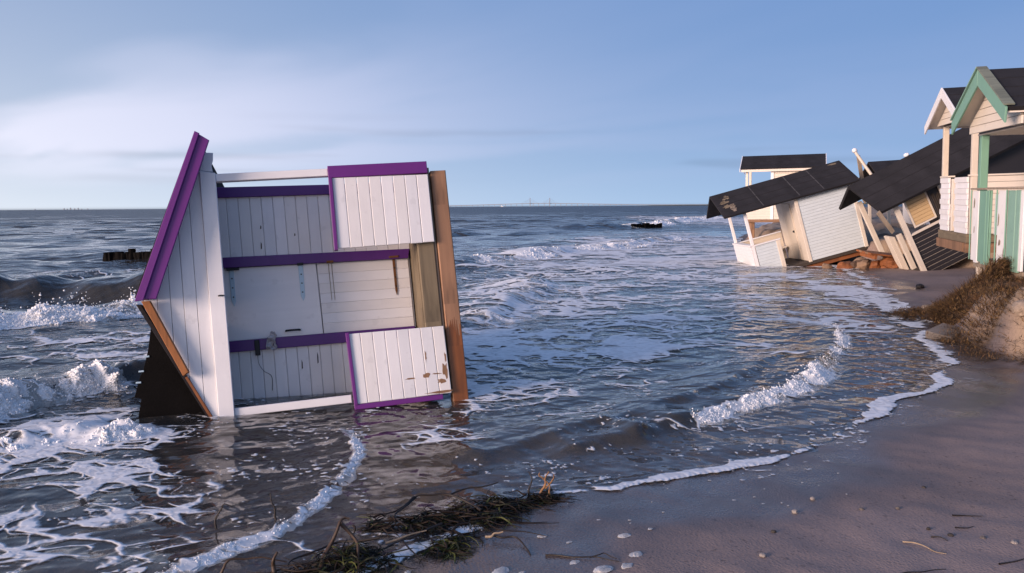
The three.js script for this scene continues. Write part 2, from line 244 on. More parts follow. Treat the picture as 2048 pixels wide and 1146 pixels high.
// ---------------------------------------------------------------- ground sheet (beach, bank and sea bed)
function angles(parts) { const a = []; for (const [from, to, st] of parts) { const n = Math.max(1, Math.round((to - from) / st)); for (let i = 0; i < n; i++) a.push(from + (to - from) * i / n); } return a; }
function radii(parts, end) { const r = []; for (const [from, to, k] of parts) { const n = Math.ceil(Math.log(to / from) / k); for (let i = 0; i < n; i++) r.push(from * Math.pow(to / from, i / n)); } r.push(end); return r; }
const wetness = (x, z, s) => sstep(1.05, 0.35, s + 0.34 * noise(x * 0.8 + 3, z * 0.8) + 0.15 * noise(x * 2.7, z * 2.7) - 0.5 * sstep(1.4, -0.4, x) * sstep(-6.5, -4, z));
{
  const th = angles([[-Math.PI, -0.75, 0.03], [-0.75, 0.75, 0.0032], [0.75, Math.PI, 0.03]]); th.push(Math.PI);
  const rr = radii([[0.25, 3, 0.08], [3, 30, 0.0062], [30, 150, 0.03], [150, 40000, 0.2]], 40000), n = th.length;
  const pos = new Float32Array(n * rr.length * 3), uv = new Float32Array(n * rr.length * 2), uv1 = new Float32Array(n * rr.length * 2), col = new Float32Array(n * rr.length * 3), idx = [];
  rr.forEach((r, j) => th.forEach((t, i) => {
    const k = j * n + i, x = r * Math.sin(t), z = -r * Math.cos(t), y = r > 170 && shoreAt(x, z) < 0 ? -6 : sandAt(x, z), s = shoreAt(x, z), w = s > 0 ? wetness(x, z, s) : 1, b = look(1, x, z) + 0.3 * noise(x * 2, z * 2);
    pos.set([x, y + 0.006 * noise(x * 6, z * 6) * (r < 40 ? 1 : 0), z], k * 3); uv.set([x / 2.5 + 0.4 * noise(x * 0.1, z * 0.1), z / 2.5], k * 2); uv1.set([(x + 8) / 22, (z + 23) / 24], k * 2);
    const f = 1 + 0.16 * fbm(x * 0.45, z * 0.45, 4), soil = sstep(0.0, 0.5, b) * (0.5 + 0.5 * noise(x * 3, z * 3));
    const dry = [0.275, 0.205, 0.183], wet = [0.145, 0.112, 0.100], bank = [0.34, 0.25, 0.175], root = [0.12, 0.07, 0.04], bk = sstep(-0.1, 0.4, b), rt = sstep(0.55, 0.85, soil);
    col.set([0, 1, 2].map((c) => mix(mix(mix(dry[c], wet[c], w), bank[c], bk), root[c], rt) * f), k * 3);
  }));
  for (let j = 0; j + 1 < rr.length; j++) for (let i = 0; i + 1 < n; i++) { const a = j * n + i, b = a + 1, c = a + n, d = c + 1; idx.push(a, b, c, b, d, c); }
  const g = new THREE.BufferGeometry(); g.setAttribute('position', new THREE.BufferAttribute(pos, 3)); g.setAttribute('uv', new THREE.BufferAttribute(uv, 2)); g.setAttribute('uv1', new THREE.BufferAttribute(uv1, 2)); g.setAttribute('color', new THREE.BufferAttribute(col, 3)); g.setIndex(idx); g.computeVertexNormals();
  const rm = tex(1024, 1024, (u, v) => { const x = u * 22 - 8, z = v * 24 - 23, s = shoreAt(x, z), w = s > 0 ? wetness(x, z, s) : 1; return grey(mix(0.92, 0.13, w * (0.72 + 0.28 * sstep(-0.4, 0.3, fbm(x * 2.2, z * 2.2, 3))))); });
  rm.wrapS = rm.wrapT = THREE.ClampToEdgeWrapping; rm.channel = 1;
  mark(part(scene, 'beach', g, new THREE.MeshPhysicalMaterial({ color: 0xffffff, vertexColors: true, roughness: 1, roughnessMap: rm, map: T.sand, bumpMap: T.sandBump, bumpScale: 0.010, side: THREE.DoubleSide })), 'wet brown sand beach sloping down under the sea', 'beach', null, 'structure');
}

// ---------------------------------------------------------------- the sea and the foam that floats on it
{
  const th = angles([[-1.15, -0.70, 0.012], [-0.70, 0.70, 0.0021], [0.70, 1.15, 0.012]]); th.push(1.15);
  const rr = radii([[2.2, 3.3, 0.03], [3.3, 40, 0.0050], [40, 140, 0.009], [140, 900, 0.03], [900, 40000, 0.12]], 40000), n = th.length;
  const pos = new Float32Array(n * rr.length * 3), uv = new Float32Array(n * rr.length * 2), sh = new Float32Array(n * rr.length), fo = new Float32Array(n * rr.length), wh = new Float32Array(n * rr.length), fy = new Float32Array(n * rr.length), idx = [], midIdx = [], farIdx = [];
  rr.forEach((r, j) => { const step = j + 1 < rr.length ? (rr[j + 1] - r) : r; th.forEach((t, i) => {
    const k = j * n + i, x = r * Math.sin(t), z = -r * Math.cos(t), s = shoreAt(x, z), sd = r > 170 ? -6 : sandAt(x, z); let [y, w] = s < 0.5 ? waveAt(x, z, Math.max(step, r * 0.0021)) : [0, 0];
    if (r > 1500) y = 0; if (s < 0) y = Math.max(y, sd + 0.008); else y = Math.min(y, 0);
    pos.set([x, y, z], k * 3); uv.set([x / 4, z / 4], k * 2); sh[k] = s; wh[k] = w; fo[k] = r < 140 && s < 0.3 ? foamAt(x, z, w) : 0;
    fy[k] = Math.max(y, sd + 0.002) + 0.005 + Math.min(0.02, r * 0.0004);
  }); });
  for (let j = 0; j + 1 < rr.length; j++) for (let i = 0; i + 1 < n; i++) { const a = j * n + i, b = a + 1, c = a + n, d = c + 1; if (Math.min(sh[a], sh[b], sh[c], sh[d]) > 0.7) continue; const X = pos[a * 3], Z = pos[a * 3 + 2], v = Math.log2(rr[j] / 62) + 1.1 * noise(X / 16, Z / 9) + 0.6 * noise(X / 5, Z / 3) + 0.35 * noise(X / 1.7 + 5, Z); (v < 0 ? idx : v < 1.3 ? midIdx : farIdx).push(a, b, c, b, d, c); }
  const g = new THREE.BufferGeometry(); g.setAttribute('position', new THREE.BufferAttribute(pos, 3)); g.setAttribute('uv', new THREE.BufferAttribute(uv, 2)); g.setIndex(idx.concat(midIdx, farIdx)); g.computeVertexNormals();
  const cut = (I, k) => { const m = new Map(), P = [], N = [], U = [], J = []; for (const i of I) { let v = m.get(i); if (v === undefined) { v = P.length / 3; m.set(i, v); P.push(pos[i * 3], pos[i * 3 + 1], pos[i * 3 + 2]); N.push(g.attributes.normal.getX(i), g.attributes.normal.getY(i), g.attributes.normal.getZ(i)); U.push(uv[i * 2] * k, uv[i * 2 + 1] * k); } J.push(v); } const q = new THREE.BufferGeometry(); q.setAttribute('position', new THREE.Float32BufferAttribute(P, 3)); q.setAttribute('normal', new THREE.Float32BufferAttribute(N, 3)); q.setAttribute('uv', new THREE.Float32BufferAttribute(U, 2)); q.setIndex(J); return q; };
  const rip = []; const rq = rng(5); for (let i = 0; i < 60; i++) { const m = 6 + Math.floor(rq() * rq() * 70), t = (rq() - 0.5) * 2.4; rip.push([Math.round(Math.sin(t) * m), Math.round(Math.cos(t) * m), rq() * 6.283, 1 / Math.pow(m, 1.05)]); }
  const rmap = tex(1024, 1024, (u, v) => { let s = 0; for (const q of rip) s += q[3] * Math.sin(6.28318 * (q[0] * u + q[1] * v) + q[2]); return grey(0.5 + 0.55 * s); });
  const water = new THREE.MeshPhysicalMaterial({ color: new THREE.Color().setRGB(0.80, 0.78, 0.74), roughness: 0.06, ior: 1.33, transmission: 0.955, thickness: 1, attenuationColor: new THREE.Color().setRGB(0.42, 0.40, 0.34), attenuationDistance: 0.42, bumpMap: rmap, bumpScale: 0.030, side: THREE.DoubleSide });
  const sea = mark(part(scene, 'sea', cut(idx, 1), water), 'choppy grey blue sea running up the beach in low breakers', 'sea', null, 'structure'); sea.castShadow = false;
  // farther out the waves are too small for the sheet and go on as relief of its surface
  const nm = tex(1024, 1024, (u, v) => { let sx = 0, sz = 0; for (const q of rip) { const c = q[3] * Math.cos(6.28318 * (q[0] * u + q[1] * v) + q[2]); sx += c * q[0]; sz += c * q[1]; } const k = 0.052; const l = Math.hypot(sx * k, sz * k, 1); return [0.5 - 0.5 * sx * k / l, 0.5 - 0.5 * sz * k / l, 0.5 + 0.5 / l]; });
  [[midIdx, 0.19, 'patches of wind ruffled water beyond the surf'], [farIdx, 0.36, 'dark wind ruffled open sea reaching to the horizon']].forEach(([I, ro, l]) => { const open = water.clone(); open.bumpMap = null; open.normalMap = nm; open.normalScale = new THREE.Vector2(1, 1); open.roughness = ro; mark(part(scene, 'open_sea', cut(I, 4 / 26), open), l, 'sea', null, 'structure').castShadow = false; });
  // foam: the same surface, a few millimetres higher, cut to the lace of the bubbles
  const SHEETS = [[-6.5, 7.0, -9.6, -2.2, 2048, 1122, 1], [-16, 12, -24.5, -9.6, 2048, 1090, 1.25], [-12, 40, -140, -24.5, 1024, 2048, 2.6]];
  SHEETS.forEach(([x0, x1, z0, z1, w, h, sc], q) => {
    const CW = 220, CH = 220, coarse = new Float32Array(CW * CH), cw = new Float32Array(CW * CH);
    for (let j = 0; j < CH; j++) for (let i = 0; i < CW; i++) { const x = mix(x0, x1, i / (CW - 1)), z = mix(z0, z1, j / (CH - 1)), wt = shoreAt(x, z) < 0 ? waveAt(x, z, 0.05)[1] : 0; cw[j * CW + i] = wt; coarse[j * CW + i] = foamAt(x, z, wt); }
    const data = new Uint8Array(w * h * 4);
    for (let j = 0; j < h; j++) for (let i = 0; i < w; i++) {
      const a = i / (w - 1) * (CW - 1.01), b = j / (h - 1) * (CH - 1.01), ia = Math.floor(a), jb = Math.floor(b), u = a - ia, v = b - jb, o = jb * CW + ia;
      const D = mix(mix(coarse[o], coarse[o + 1], u), mix(coarse[o + CW], coarse[o + CW + 1], u), v); let al = 0;
      if (D > 0.02) {
        const x = mix(x0, x1, i / (w - 1)), z = mix(z0, z1, j / (h - 1)), X = x / sc, Z = z / sc;
        const wx = X + 0.16 * noise(X * 2.2, Z * 2.2) + 0.07 * noise(X * 6, Z * 6), wz = Z + 0.16 * noise(X * 2.2 + 40, Z * 2.2) + 0.07 * noise(X * 6 + 9, Z * 6);
        const cell = Math.min(worley(wx * 1.8 - wz * 0.5, wz * (q ? 2.6 : 3.6)) * 1.1, worley(wx * 5.2, wz * 7.5) * 0.9 + 0.13), f = fbm(wx * 1.5, wz * 3.0, 4), fine = fbm(X * 22, Z * 26, 3);
        const e = D * 1.3 + 0.75 * f - (q ? 0.24 : 0.40) + (q ? 0.15 : 0.35) * Math.min(0, noise(X * 0.9 + 31, Z * 1.6) * 1.2) - cell * mix(1.7, 0.5, sstep(0.6, 1.3, D)) + 0.16 * fine;
        al = sstep(-0.02, 0.22, e) * (0.82 + 0.18 * sstep(-0.3, 0.2, fine)) * sstep(0.02, 0.12, D);
        { const sp = sstep(0.64, 0.78, noise(X * 21 + 3, Z * 29) * 0.75 + 0.4 * noise(X * 3, Z * 3) + 0.25 * noise(X * 60, Z * 70)); al = Math.max(al, 0.8 * sp * sstep(0.05, 0.14, D)); }
        if (D > 1) al = Math.max(al, sstep(1.0, 1.35, D + 0.25 * fine));
      }
      const k = (j * w + i) * 4; data[k] = data[k + 1] = data[k + 2] = al * 255; data[k + 3] = 255;
    }
    const t = new THREE.DataTexture(data, w, h); t.magFilter = THREE.LinearFilter; t.minFilter = THREE.LinearFilter; t.needsUpdate = true;
    const map = new Map(), P = [], U = [], I = [];
    const at = (k) => { let m = map.get(k); if (m === undefined) { m = P.length / 3; map.set(k, m); P.push(pos[k * 3], fy[k], pos[k * 3 + 2]); U.push((pos[k * 3] - x0) / (x1 - x0), (pos[k * 3 + 2] - z0) / (z1 - z0)); } return m; };
    for (let j = 0; j + 1 < rr.length; j++) for (let i = 0; i + 1 < n; i++) { const a = j * n + i, b = a + 1, c = a + n, d = c + 1, cz = (pos[a * 3 + 2] + pos[d * 3 + 2]) / 2, cx = pos[a * 3]; if (cz < z0 || cz >= z1 || cx < x0 || cx > x1 || Math.max(fo[a], fo[b], fo[c], fo[d]) < 0.03) continue; const [A, B, C, E] = [a, b, c, d].map(at); I.push(A, B, C, B, E, C); }
    const fg = new THREE.BufferGeometry(); fg.setAttribute('position', new THREE.Float32BufferAttribute(P, 3)); fg.setAttribute('uv', new THREE.Float32BufferAttribute(U, 2)); fg.setIndex(I); fg.computeVertexNormals();
    const fm = new THREE.MeshPhysicalMaterial({ color: new THREE.Color().setRGB(0.80, 0.80, 0.80), roughness: 0.75, alphaMap: t, transparent: true, bumpMap: t, bumpScale: 0.012, side: THREE.DoubleSide });
    mark(part(scene, 'sea_foam', fg, fm), ['white lacy foam floating on the shallows round the purple hut', 'white foam and white water of the breakers beyond the purple hut', 'white foam streaks of the far surf line'][q], 'foam', null, 'stuff');
  });
  // white water: tumbling heaps of foam along the breakers, dipping under the water where they thin out
  const bubbles = [];
  WAVES.forEach((w, q) => {
    if (!w.w) return; const hs = [0, 0.20, 0.12, 0.07, 0.055, 0, 0.012, 0.05, 0.12, 0.25][q], len = w.q.reduce((s, p, i) => i ? s + Math.hypot(p[0] - w.q[i - 1][0], p[1] - w.q[i - 1][1]) : 0, 0), cell = [0, 0.022, 0.013, 0.010, 0.010, 0, 0.006, 0.03, 0.08, 0.2][q];
    const nt = Math.ceil(len / cell), nd = Math.ceil(4.8 * w.f / cell), P = new Float32Array((nt + 1) * (nd + 1) * 3), I = [], fr = 0.9 / Math.pow(cell / 0.010, 0.8), keep = new Uint8Array((nt + 1) * (nd + 1)), froth = [];
    for (let i = 0; i <= nt; i++) {
      const f = i / nt * (w.q.length - 1), a = Math.min(w.q.length - 2, Math.floor(f)), cx = mix(w.q[a][0], w.q[a + 1][0], f - a), cz = mix(w.q[a][1], w.q[a + 1][1], f - a), dx = w.q[a + 1][0] - w.q[a][0], dz = w.q[a + 1][1] - w.q[a][1], l = Math.hypot(dx, dz) * (w.s || 1), nx = -dz / l, nz = dx / l;
      for (let k = 0; k <= nd; k++) {
        const d = mix(-3.2, 1.6, k / nd) * w.f, x = cx + nx * d, z = cz + nz * d, [y, wt] = waveAt(x, z, cell * 1.5), X = x * fr, Z = z * fr;
        const bil = 0.42 * Math.abs(noise(X * 6 + 0.7 * noise(X * 9, Z * 9), Z * 6)) + 0.36 * Math.abs(noise(X * 14 + 4, Z * 14)) + 0.20 * Math.abs(noise(X * 30, Z * 30 + 3)) + 0.10 * Math.abs(noise(X * 62, Z * 62)), big = Math.max(0, noise(x * 1.3 / w.f * 0.35 + 20, z * 1.3 / w.f * 0.35));
        const hgt = wt > 0.01 ? wt * (0.25 + 1.15 * bil + 0.7 * big) - 0.46 - (0.30 * noise(X * 3.1 + 50, Z * 3.1) + 0.34 * noise(X * 17 + 5, Z * 17)) * (1 - 0.45 * wt) : -1, tum = Math.max(0, hgt) * hs * 0.9 * noise(X * 8 + 3, Z * 8 + 8) + Math.max(0, hgt) * hs * 0.35, id = i * (nd + 1) + k;
        P.set([x + nx * tum, Math.max(y, sandAt(x, z)) + hs * hgt, z + nz * tum], id * 3); keep[id] = hgt > -0.3 ? 1 : 0; if (hgt > -0.02) froth.push([x + nx * tum, Math.max(y, sandAt(x, z)) + hs * hgt, z + nz * tum]);
      }
    }
    for (let i = 0; i < nt; i++) for (let k = 0; k < nd; k++) { const a = i * (nd + 1) + k, b = a + 1, c = a + nd + 1, d = c + 1; if (keep[a] + keep[b] + keep[c] + keep[d] === 0) continue; I.push(a, c, b, b, c, d); }
    { const rf = rng(100 + q), n1 = Math.min(froth.length, q === 6 ? 1800 : 9000); for (let i = 0; i < n1; i++) { const p = froth[Math.floor(rf() * froth.length)], s = cell * (0.35 + 1.5 * rf() * rf() * rf()) * (q > 6 ? 0.3 : q === 6 ? 0.6 : q === 4 ? 0.8 : 1.0); bubbles.push([p[0] + (rf() - 0.5) * cell * 2, p[1] + s * (0.1 + 0.5 * rf()), p[2] + (rf() - 0.5) * cell * 2, s]); } }
    const wg = new THREE.BufferGeometry(); wg.setAttribute('position', new THREE.BufferAttribute(P, 3)); wg.setIndex(I); wg.computeVertexNormals();
    mark(part(scene, 'white_water', wg, std(0.80, 0.80, 0.80, 0.8)), ['', 'tall white water of the breaker behind the purple hut', 'white water of the low breaker beside the torn black roof', 'white heap of foam in front of the torn black roof', 'white water of the shore break curling along the beach', '', 'foaming edge of the wash in front of the purple hut', 'white water arcing out from behind the brown beam', 'long line of white surf beyond the brown beam', 'far white surf beyond the short row of stakes'][q], 'white water', null, 'stuff');
  });
  // spray thrown up by the breakers
  const rs = rng(21), drops = []; const o = new THREE.Object3D();
  for (const [w, n1, hgt, rad] of [[WAVES[1], 2200, 0.34, 0.013], [WAVES[2], 1000, 0.13, 0.008], [WAVES[4], 1400, 0.10, 0.006], [WAVES[8], 400, 0.16, 0.012], [WAVES[6], 250, 0.03, 0.004]]) for (let i = 0; i < n1; i++) {
    const t = clamp(w.w[0] + (w.w[1] - w.w[0]) * rs()), f = t * (w.q.length - 1), a = Math.min(w.q.length - 2, Math.floor(f)), x = mix(w.q[a][0], w.q[a + 1][0], f - a) + (rs() - 0.5) * w.f * 2, z = mix(w.q[a][1], w.q[a + 1][1], f - a) - w.f * 1.2 * rs() * (w.s || 1);
    const [y, wt] = waveAt(x, z, 0.05); if (wt < 0.25) continue; const burst = Math.max(0.15, noise(t * 31, w.a * 77) + 0.3);
    o.position.set(x, Math.max(y, 0) + 0.03 + hgt * Math.pow(rs(), 1.8) * burst, z); o.scale.setScalar(rad * (0.4 + 1.2 * rs() * rs())); o.updateMatrix(); drops.push(o.matrix.clone());
  }
  for (const [x, y, z, s] of bubbles) { o.position.set(x, y, z); o.rotation.set(x * 9, y * 7, z * 5); o.scale.set(s, s * 0.8, s * 1.1); o.updateMatrix(); drops.push(o.matrix.clone()); }
  const im = new THREE.InstancedMesh(new THREE.IcosahedronGeometry(1, 1), std(0.85, 0.85, 0.85, 0.5), drops.length); drops.forEach((m, i) => im.setMatrixAt(i, m)); im.name = 'spray'; im.castShadow = true; scene.add(im);
  mark(im, 'white drops of spray thrown up along the breaking waves', 'spray', null, 'stuff');
}

// ---------------------------------------------------------------- the purple and white hut, tipped on its side in the surf
// own axes: x runs from the roof down to the floor, y across the front, z out of the front
{
  const hut = thing('beach_hut', 'white hut with purple trim tipped on its side in the shallow surf', 'beach hut', 'wrecked beach huts along the shore');
  hut.position.set(-2.556, 0, -7.169); hut.rotation.set(-0.19142, 0.24172, 0.05539, 'YXZ');
  const W3 = [M.white, M.whiteB, M.whiteC], w3 = (i) => W3[Math.floor(h2(i, 5) * 3)];
  const up = (x) => 1.15 + (x + 0.745) * 2.44, lo = (x) => 1.15 - (x + 0.745) * 2.04;
  // gable boards
  for (let i = 0; i < 5; i++) { const x0 = -0.70 + i * 0.112 + 0.0016, x1 = -0.70 + (i + 1) * 0.112 - 0.0016, t = (x) => Math.min(up(x), 2.50); part(hut, 'gable_plank', slab([[x0, lo(x0)], [x1, lo(x1)], [x1, t(x1)], [x0, t(x0)]], -0.022 - 0.002 * h2(i, 3), 0.022, 0.004, 'y', i), w3(i)); }
  part(hut, 'gable_backing', slab([[-0.72, 1.15], [-0.14, lo(-0.14)], [-0.02, -0.08], [-0.02, 2.24], [-0.14, 2.44]], -0.05, 0.02, 0), M.oldwood);
  part(hut, 'trim_board', slab([[-0.138, -0.10], [0.0, -0.16], [0.0, 2.275], [-0.138, 2.30]], -0.018, 0.044, 0.006, 'y', 61), M.white);
  part(hut, 'broken_board', slab([[-0.136, 2.304], [-0.022, 2.29], [-0.03, 2.345], [-0.012, 2.40], [-0.006, 2.47], [-0.075, 2.475], [-0.10, 2.40]], -0.01, 0.022, 0.003, 'y', 62), M.whiteB);
  // roof: upper slope with its purple barge board, lower slope bare
  const slope = (y0, y1, sgn, a, b) => { const X = (y) => -0.745 + Math.abs(y - 1.15) / (sgn > 0 ? 2.44 : 2.04); return [[X(y0) - a, y0], [X(y1) - a, y1], [X(y1) - b, y1], [X(y0) - b, y0]]; };
  part(hut, 'roof_slope', slab(slope(1.15, 2.60, 1, 0.0, -0.035), -3.0, 3.165, 0.004), M.felt);
  part(hut, 'roof_slope', slab(slope(1.10, -0.35, -1, 0.045, 0.005), -3.0, 3.02, 0.004), M.felt);
  const bb = part(hut, 'barge_board', slab([[-0.715, 1.133], [-0.561, 1.120], [-0.011, 2.54], [-0.114, 2.614]], 0.172, 0.028, 0.005, 'y', 63), M.purple, 'purple barge board along the upper roof edge');
  part(bb, 'drip_strip', slab([[-0.735, 1.112], [-0.662, 1.115], [-0.088, 2.603], [-0.128, 2.625]], 0.201, 0.022, 0.005, 'y', 64), M.purple);
  part(bb, 'soffit', slab([[-0.70, 1.135], [-0.66, 1.133], [-0.10, 2.56], [-0.13, 2.58]], -0.02, 0.188, 0.003), M.violet);
  part(hut, 'rafter', slab([[-0.705, 1.120], [-0.632, 1.118], [-0.352, 0.446], [-0.402, 0.414]], 0.03, 0.07, 0.006, 'y', 65), M.orange, 'bare orange rafter where the lower barge board tore off');
  part(hut, 'rafter', slab([[-0.40, 0.40], [-0.378, 0.41], [-0.10, -0.17], [-0.13, -0.17]], 0.002, 0.02, 0.003, 'y', 66), M.rust, 'thin splintered brown edge batten');
  const sheet = part(hut, 'roofing_sheet', slab([[-0.685, 0.895], [-0.60, 0.86], [-0.38, 0.40], [-0.02, -0.30], [-0.90, -0.25], [-0.863, 0.01], [-0.812, 0.25], [-0.868, 0.27], [-0.812, 0.44], [-0.769, 0.533], [-0.724, 0.689]], -0.165, 0.018, 0.003), M.feltBare, 'torn black roofing sheet hanging into the water');
  for (const [x, y] of [[-0.80, 0.50], [-0.83, 0.40], [-0.745, 0.63]]) part(sheet, 'nail', bar(x - 0.015, x + 0.03, y - 0.008, y + 0.008, -0.147, -0.138, 'x', 0.002), M.zinc);
  // porch: corner posts, railings, floor and beam
  part(hut, 'corner_post', bar(0.002, 1.03, 2.197, 2.27, -0.075, 0.0, 'x'), M.white);
  part(hut, 'corner_post', bar(0.002, 1.06, -0.005, 0.07, -0.075, 0.0, 'x'), M.white);
  for (const [y0, y1, k] of [[1.478, 2.168, 0], [-0.02, 0.648, 1]]) {
    const r = new THREE.Group(); r.name = 'railing'; hut.add(r);
    const xs = k ? 1.092 : 1.062, wd = (2.0 + k * 0.02 - xs) / 8;
    for (let i = 0; i < 8; i++) part(r, 'plank', slab([[xs + i * wd + 0.002, y0 - 0.004 * h2(i, k)], [xs + (i + 1) * wd - 0.002, y0 - 0.004 * h2(i, k)], [xs + (i + 1) * wd - 0.002 - (k ? 0.015 : 0), y1 - (i + 0.5) * 0.0015], [xs + i * wd + 0.002 - (k ? 0.015 : 0), y1 - i * 0.0015]], 0.0, 0.022, 0.0045, 'y', 80 + i + k * 20), w3(i + 40 + 9 * k));
    part(r, 'rail_cap', k ? slab([[1.058, 0.66], [1.09, 0.658], [1.112, -0.03], [1.08, -0.03]], -0.06, 0.10, 0.004) : slab([[1.030, 2.17], [1.064, 2.17], [1.060, 1.462], [1.026, 1.462]], -0.06, 0.10, 0.004), M.purple);
    part(r, 'backing_rail', bar(1.10, 1.98, y0 + 0.02, y0 + 0.09, -0.04, -0.004, 'x'), M.whiteB);
    part(r, 'corner_trim', k ? bar(1.08, 1.93, -0.075, -0.026, -0.05, 0.028, 'x') : bar(1.030, 1.998, 2.170, 2.288, -0.05, 0.028, 'x'), M.purple);
    if (k) {
      const chip = (pts, s) => part(r, 'bare_patch', slab(pts, 0.0205, 0.0028, 0, 'y', s), M.brown, 'bare brown wood where paint flaked off');
      const blob = (cx, cy, rx, ry, s) => { const q = []; for (let i = 0; i < 14; i++) { const a = i / 14 * 6.283, f = 0.55 + 0.75 * h2(i, s); q.push([cx + Math.cos(a) * rx * f, cy + Math.sin(a) * ry * f]); } return q; };
      chip(blob(1.625, 0.158, 0.05, 0.008, 1), 1); chip(blob(1.79, 0.172, 0.034, 0.03, 2), 2); chip(blob(1.975, 0.20, 0.026, 0.075, 3), 3); chip(blob(1.935, 0.105, 0.045, 0.03, 4), 4); chip(blob(1.89, 0.18, 0.05, 0.008, 5), 5); chip(blob(1.80, 0.36, 0.007, 0.055, 6), 6); chip(blob(1.99, 0.33, 0.008, 0.05, 7), 7); chip(blob(1.90, 0.0, 0.12, 0.012, 8), 8);
    }
  }
  part(hut, 'rim_joist', bar(1.835, 2.0, 0.0, 2.24, -0.11, -0.035, 'y', 0.006), M.olive, 'old grey brown rim joist of the porch floor');
  part(hut, 'rim_joist', bar(2.004, 2.026, 0.0, 2.24, -0.16, -0.05, 'y', 0.004), M.oldwood);
  for (let i = 0; i < 6; i++) part(hut, 'floor_board', bar(1.83, 1.855, 0.01, 2.24, -0.13 - (i + 1) * 0.1 + 0.003, -0.13 - i * 0.1 + 0.015 * 0 - 0.003, 'y'), M.olive);
  part(hut, 'floor_frame', bar(1.87, 2.0, 0.03, 2.2, -2.9, -0.72, 'y'), M.darkwood);
  part(hut, 'skid_beam', bar(2.034, 2.19, -0.18, 2.20, -0.16, -0.02, 'y', 0.009), M.beam = timber(0.36, 0.195, 0.11, 0.7), 'heavy brown skid beam under the floor');
  { const q = [[2.042, -0.17], [2.182, -0.17]]; for (let i = 0; i <= 14; i++) q.push([2.182 - i * 0.01, 0.50 + 0.22 * h2(i, 77) + 0.10 * h2(i >> 1, 5)]); part(hut, 'wet_stain', slab(q, -0.0205, 0.0025, 0), timber(0.27, 0.085, 0.018, 0.35), 'dark wet lower end of the beam'); }
  part(hut, 'skid_beam', bar(2.034, 2.19, -0.1, 2.20, -2.6, -2.45, 'y', 0.009), M.beam);
  // room behind the porch
  const zw = -0.65;
  for (let i = 0; i < 17; i++) {
    const x0 = -0.10 + i * 0.1135 + 0.003, x1 = x0 + 0.1105;
    part(hut, 'wall_plank', slab(rect(x0, x1, 1.50, 2.20), zw - 0.022 - 0.003 * h2(i, 8), 0.022, 0.004, 'y', 120 + i), w3(i + 70));
    part(hut, 'wall_plank', slab(rect(x0, x1, -0.04, 0.64), zw - 0.022 - 0.003 * h2(i, 9), 0.022, 0.004, 'y', 140 + i), w3(i + 90));
  }
  part(hut, 'corner_board', slab([[-0.10, 2.175], [1.84, 2.125], [1.84, 2.225], [-0.10, 2.283]], zw + 0.001, 0.028, 0.004, 'x', 70), M.violet);
  part(hut, 'door_jamb', slab([[-0.10, 1.455], [1.80, 1.410], [1.824, 1.510], [-0.10, 1.562]], zw + 0.002, 0.034, 0.004, 'x', 71), M.violet);
  part(hut, 'door_jamb', slab([[-0.10, 0.603], [1.80, 0.575], [1.80, 0.688], [-0.10, 0.714]], zw + 0.002, 0.034, 0.004, 'x', 72), M.violet);
  const door = new THREE.Group(); door.name = 'door'; hut.add(door);
  part(door, 'door_leaf', slab([[-0.10, 0.716], [0.857, 0.702], [0.845, 1.432], [-0.10, 1.453]], zw - 0.03, 0.022, 0.003, 'x', 73), M.white);
  for (let i = 0; i < 7; i++) { const a = 0.692 + i * 0.1035, s = -0.0055; part(door, 'door_plank', slab([[0.866 - i * 0.0017, a + 0.0005 + 0.01], [1.80, a + 0.0005 + s], [1.80, a + 0.103 + s], [0.866 - i * 0.0017, a + 0.103 + 0.01]], zw - 0.032 - 0.002 * h2(i, 2), 0.022, 0.0025, 'x', 150 + i), [M.whiteC, M.white][i % 2]); }
  part(door, 'door_backing', bar(0.85, 1.82, 0.68, 1.45, zw - 0.06, zw - 0.04, 'x', 0), M.whiteC);
  for (const [a1, b1] of [[-0.05, 0.64], [1.50, 2.2]]) part(hut, 'wall_backing', bar(-0.10, 1.83, a1, b1, zw - 0.05, zw - 0.028, 'x', 0), M.whiteB);
  // strap hinges, handle, hasp, rag and wire
  const strap = (x, y0, y1, wd, m, l) => { const h = part(door, 'strap_hinge', slab([[x - wd, y0], [x - wd * 0.85, y1 + 0.05], [x, y1], [x + wd * 0.85, y1 + 0.05], [x + wd, y0]], zw - 0.007, 0.007, 0.002), m, l); for (let i = 0; i < 3; i++) part(h, 'screw', new THREE.CylinderGeometry(0.008, 0.008, 0.004, 8).rotateX(Math.PI / 2).translate(x, mix(y0, y1, 0.25 + i * 0.25), zw + 0.002), M.iron); return h; };
  strap(0.012, 1.44, 1.06, 0.024, M.zinc, 'galvanised strap hinge'); strap(0.69, 1.425, 1.055, 0.024, M.zinc, 'galvanised strap hinge'); strap(1.648, 1.42, 1.03, 0.014, M.rustIron, 'rusty strap hinge');
  for (const x of [0.972, 1.004]) part(door, 'rust_streak', slab([[x - 0.004, 1.42], [x + 0.003, 1.42], [x + 0.006, 1.05], [x, 1.03]], zw - 0.009, 0.002, 0), M.oldwood);
  part(door, 'door_split', bar(0.8585, 0.863, 0.71, 1.43, zw - 0.04, zw - 0.03, 'y', 0), M.darkwood);
  for (const [x, w] of [[0.03, 0.06], [0.69, 0.03], [0.99, 0.035], [1.65, 0.05]]) part(hut, 'hinge_knuckle', bar(x - w, x + w, 1.425, 1.448, zw + 0.0, zw + 0.045, 'x', 0.005), x > 0.8 ? M.rustIron : M.iron);
  part(door, 'handle', tube([[0.49, 0.765, zw - 0.005], [0.50, 0.766, zw + 0.035], [0.56, 0.766, zw + 0.04], [0.62, 0.764, zw + 0.035], [0.632, 0.763, zw - 0.005]], 0.010, 0.010, 8, 20), M.iron, 'black pull handle');
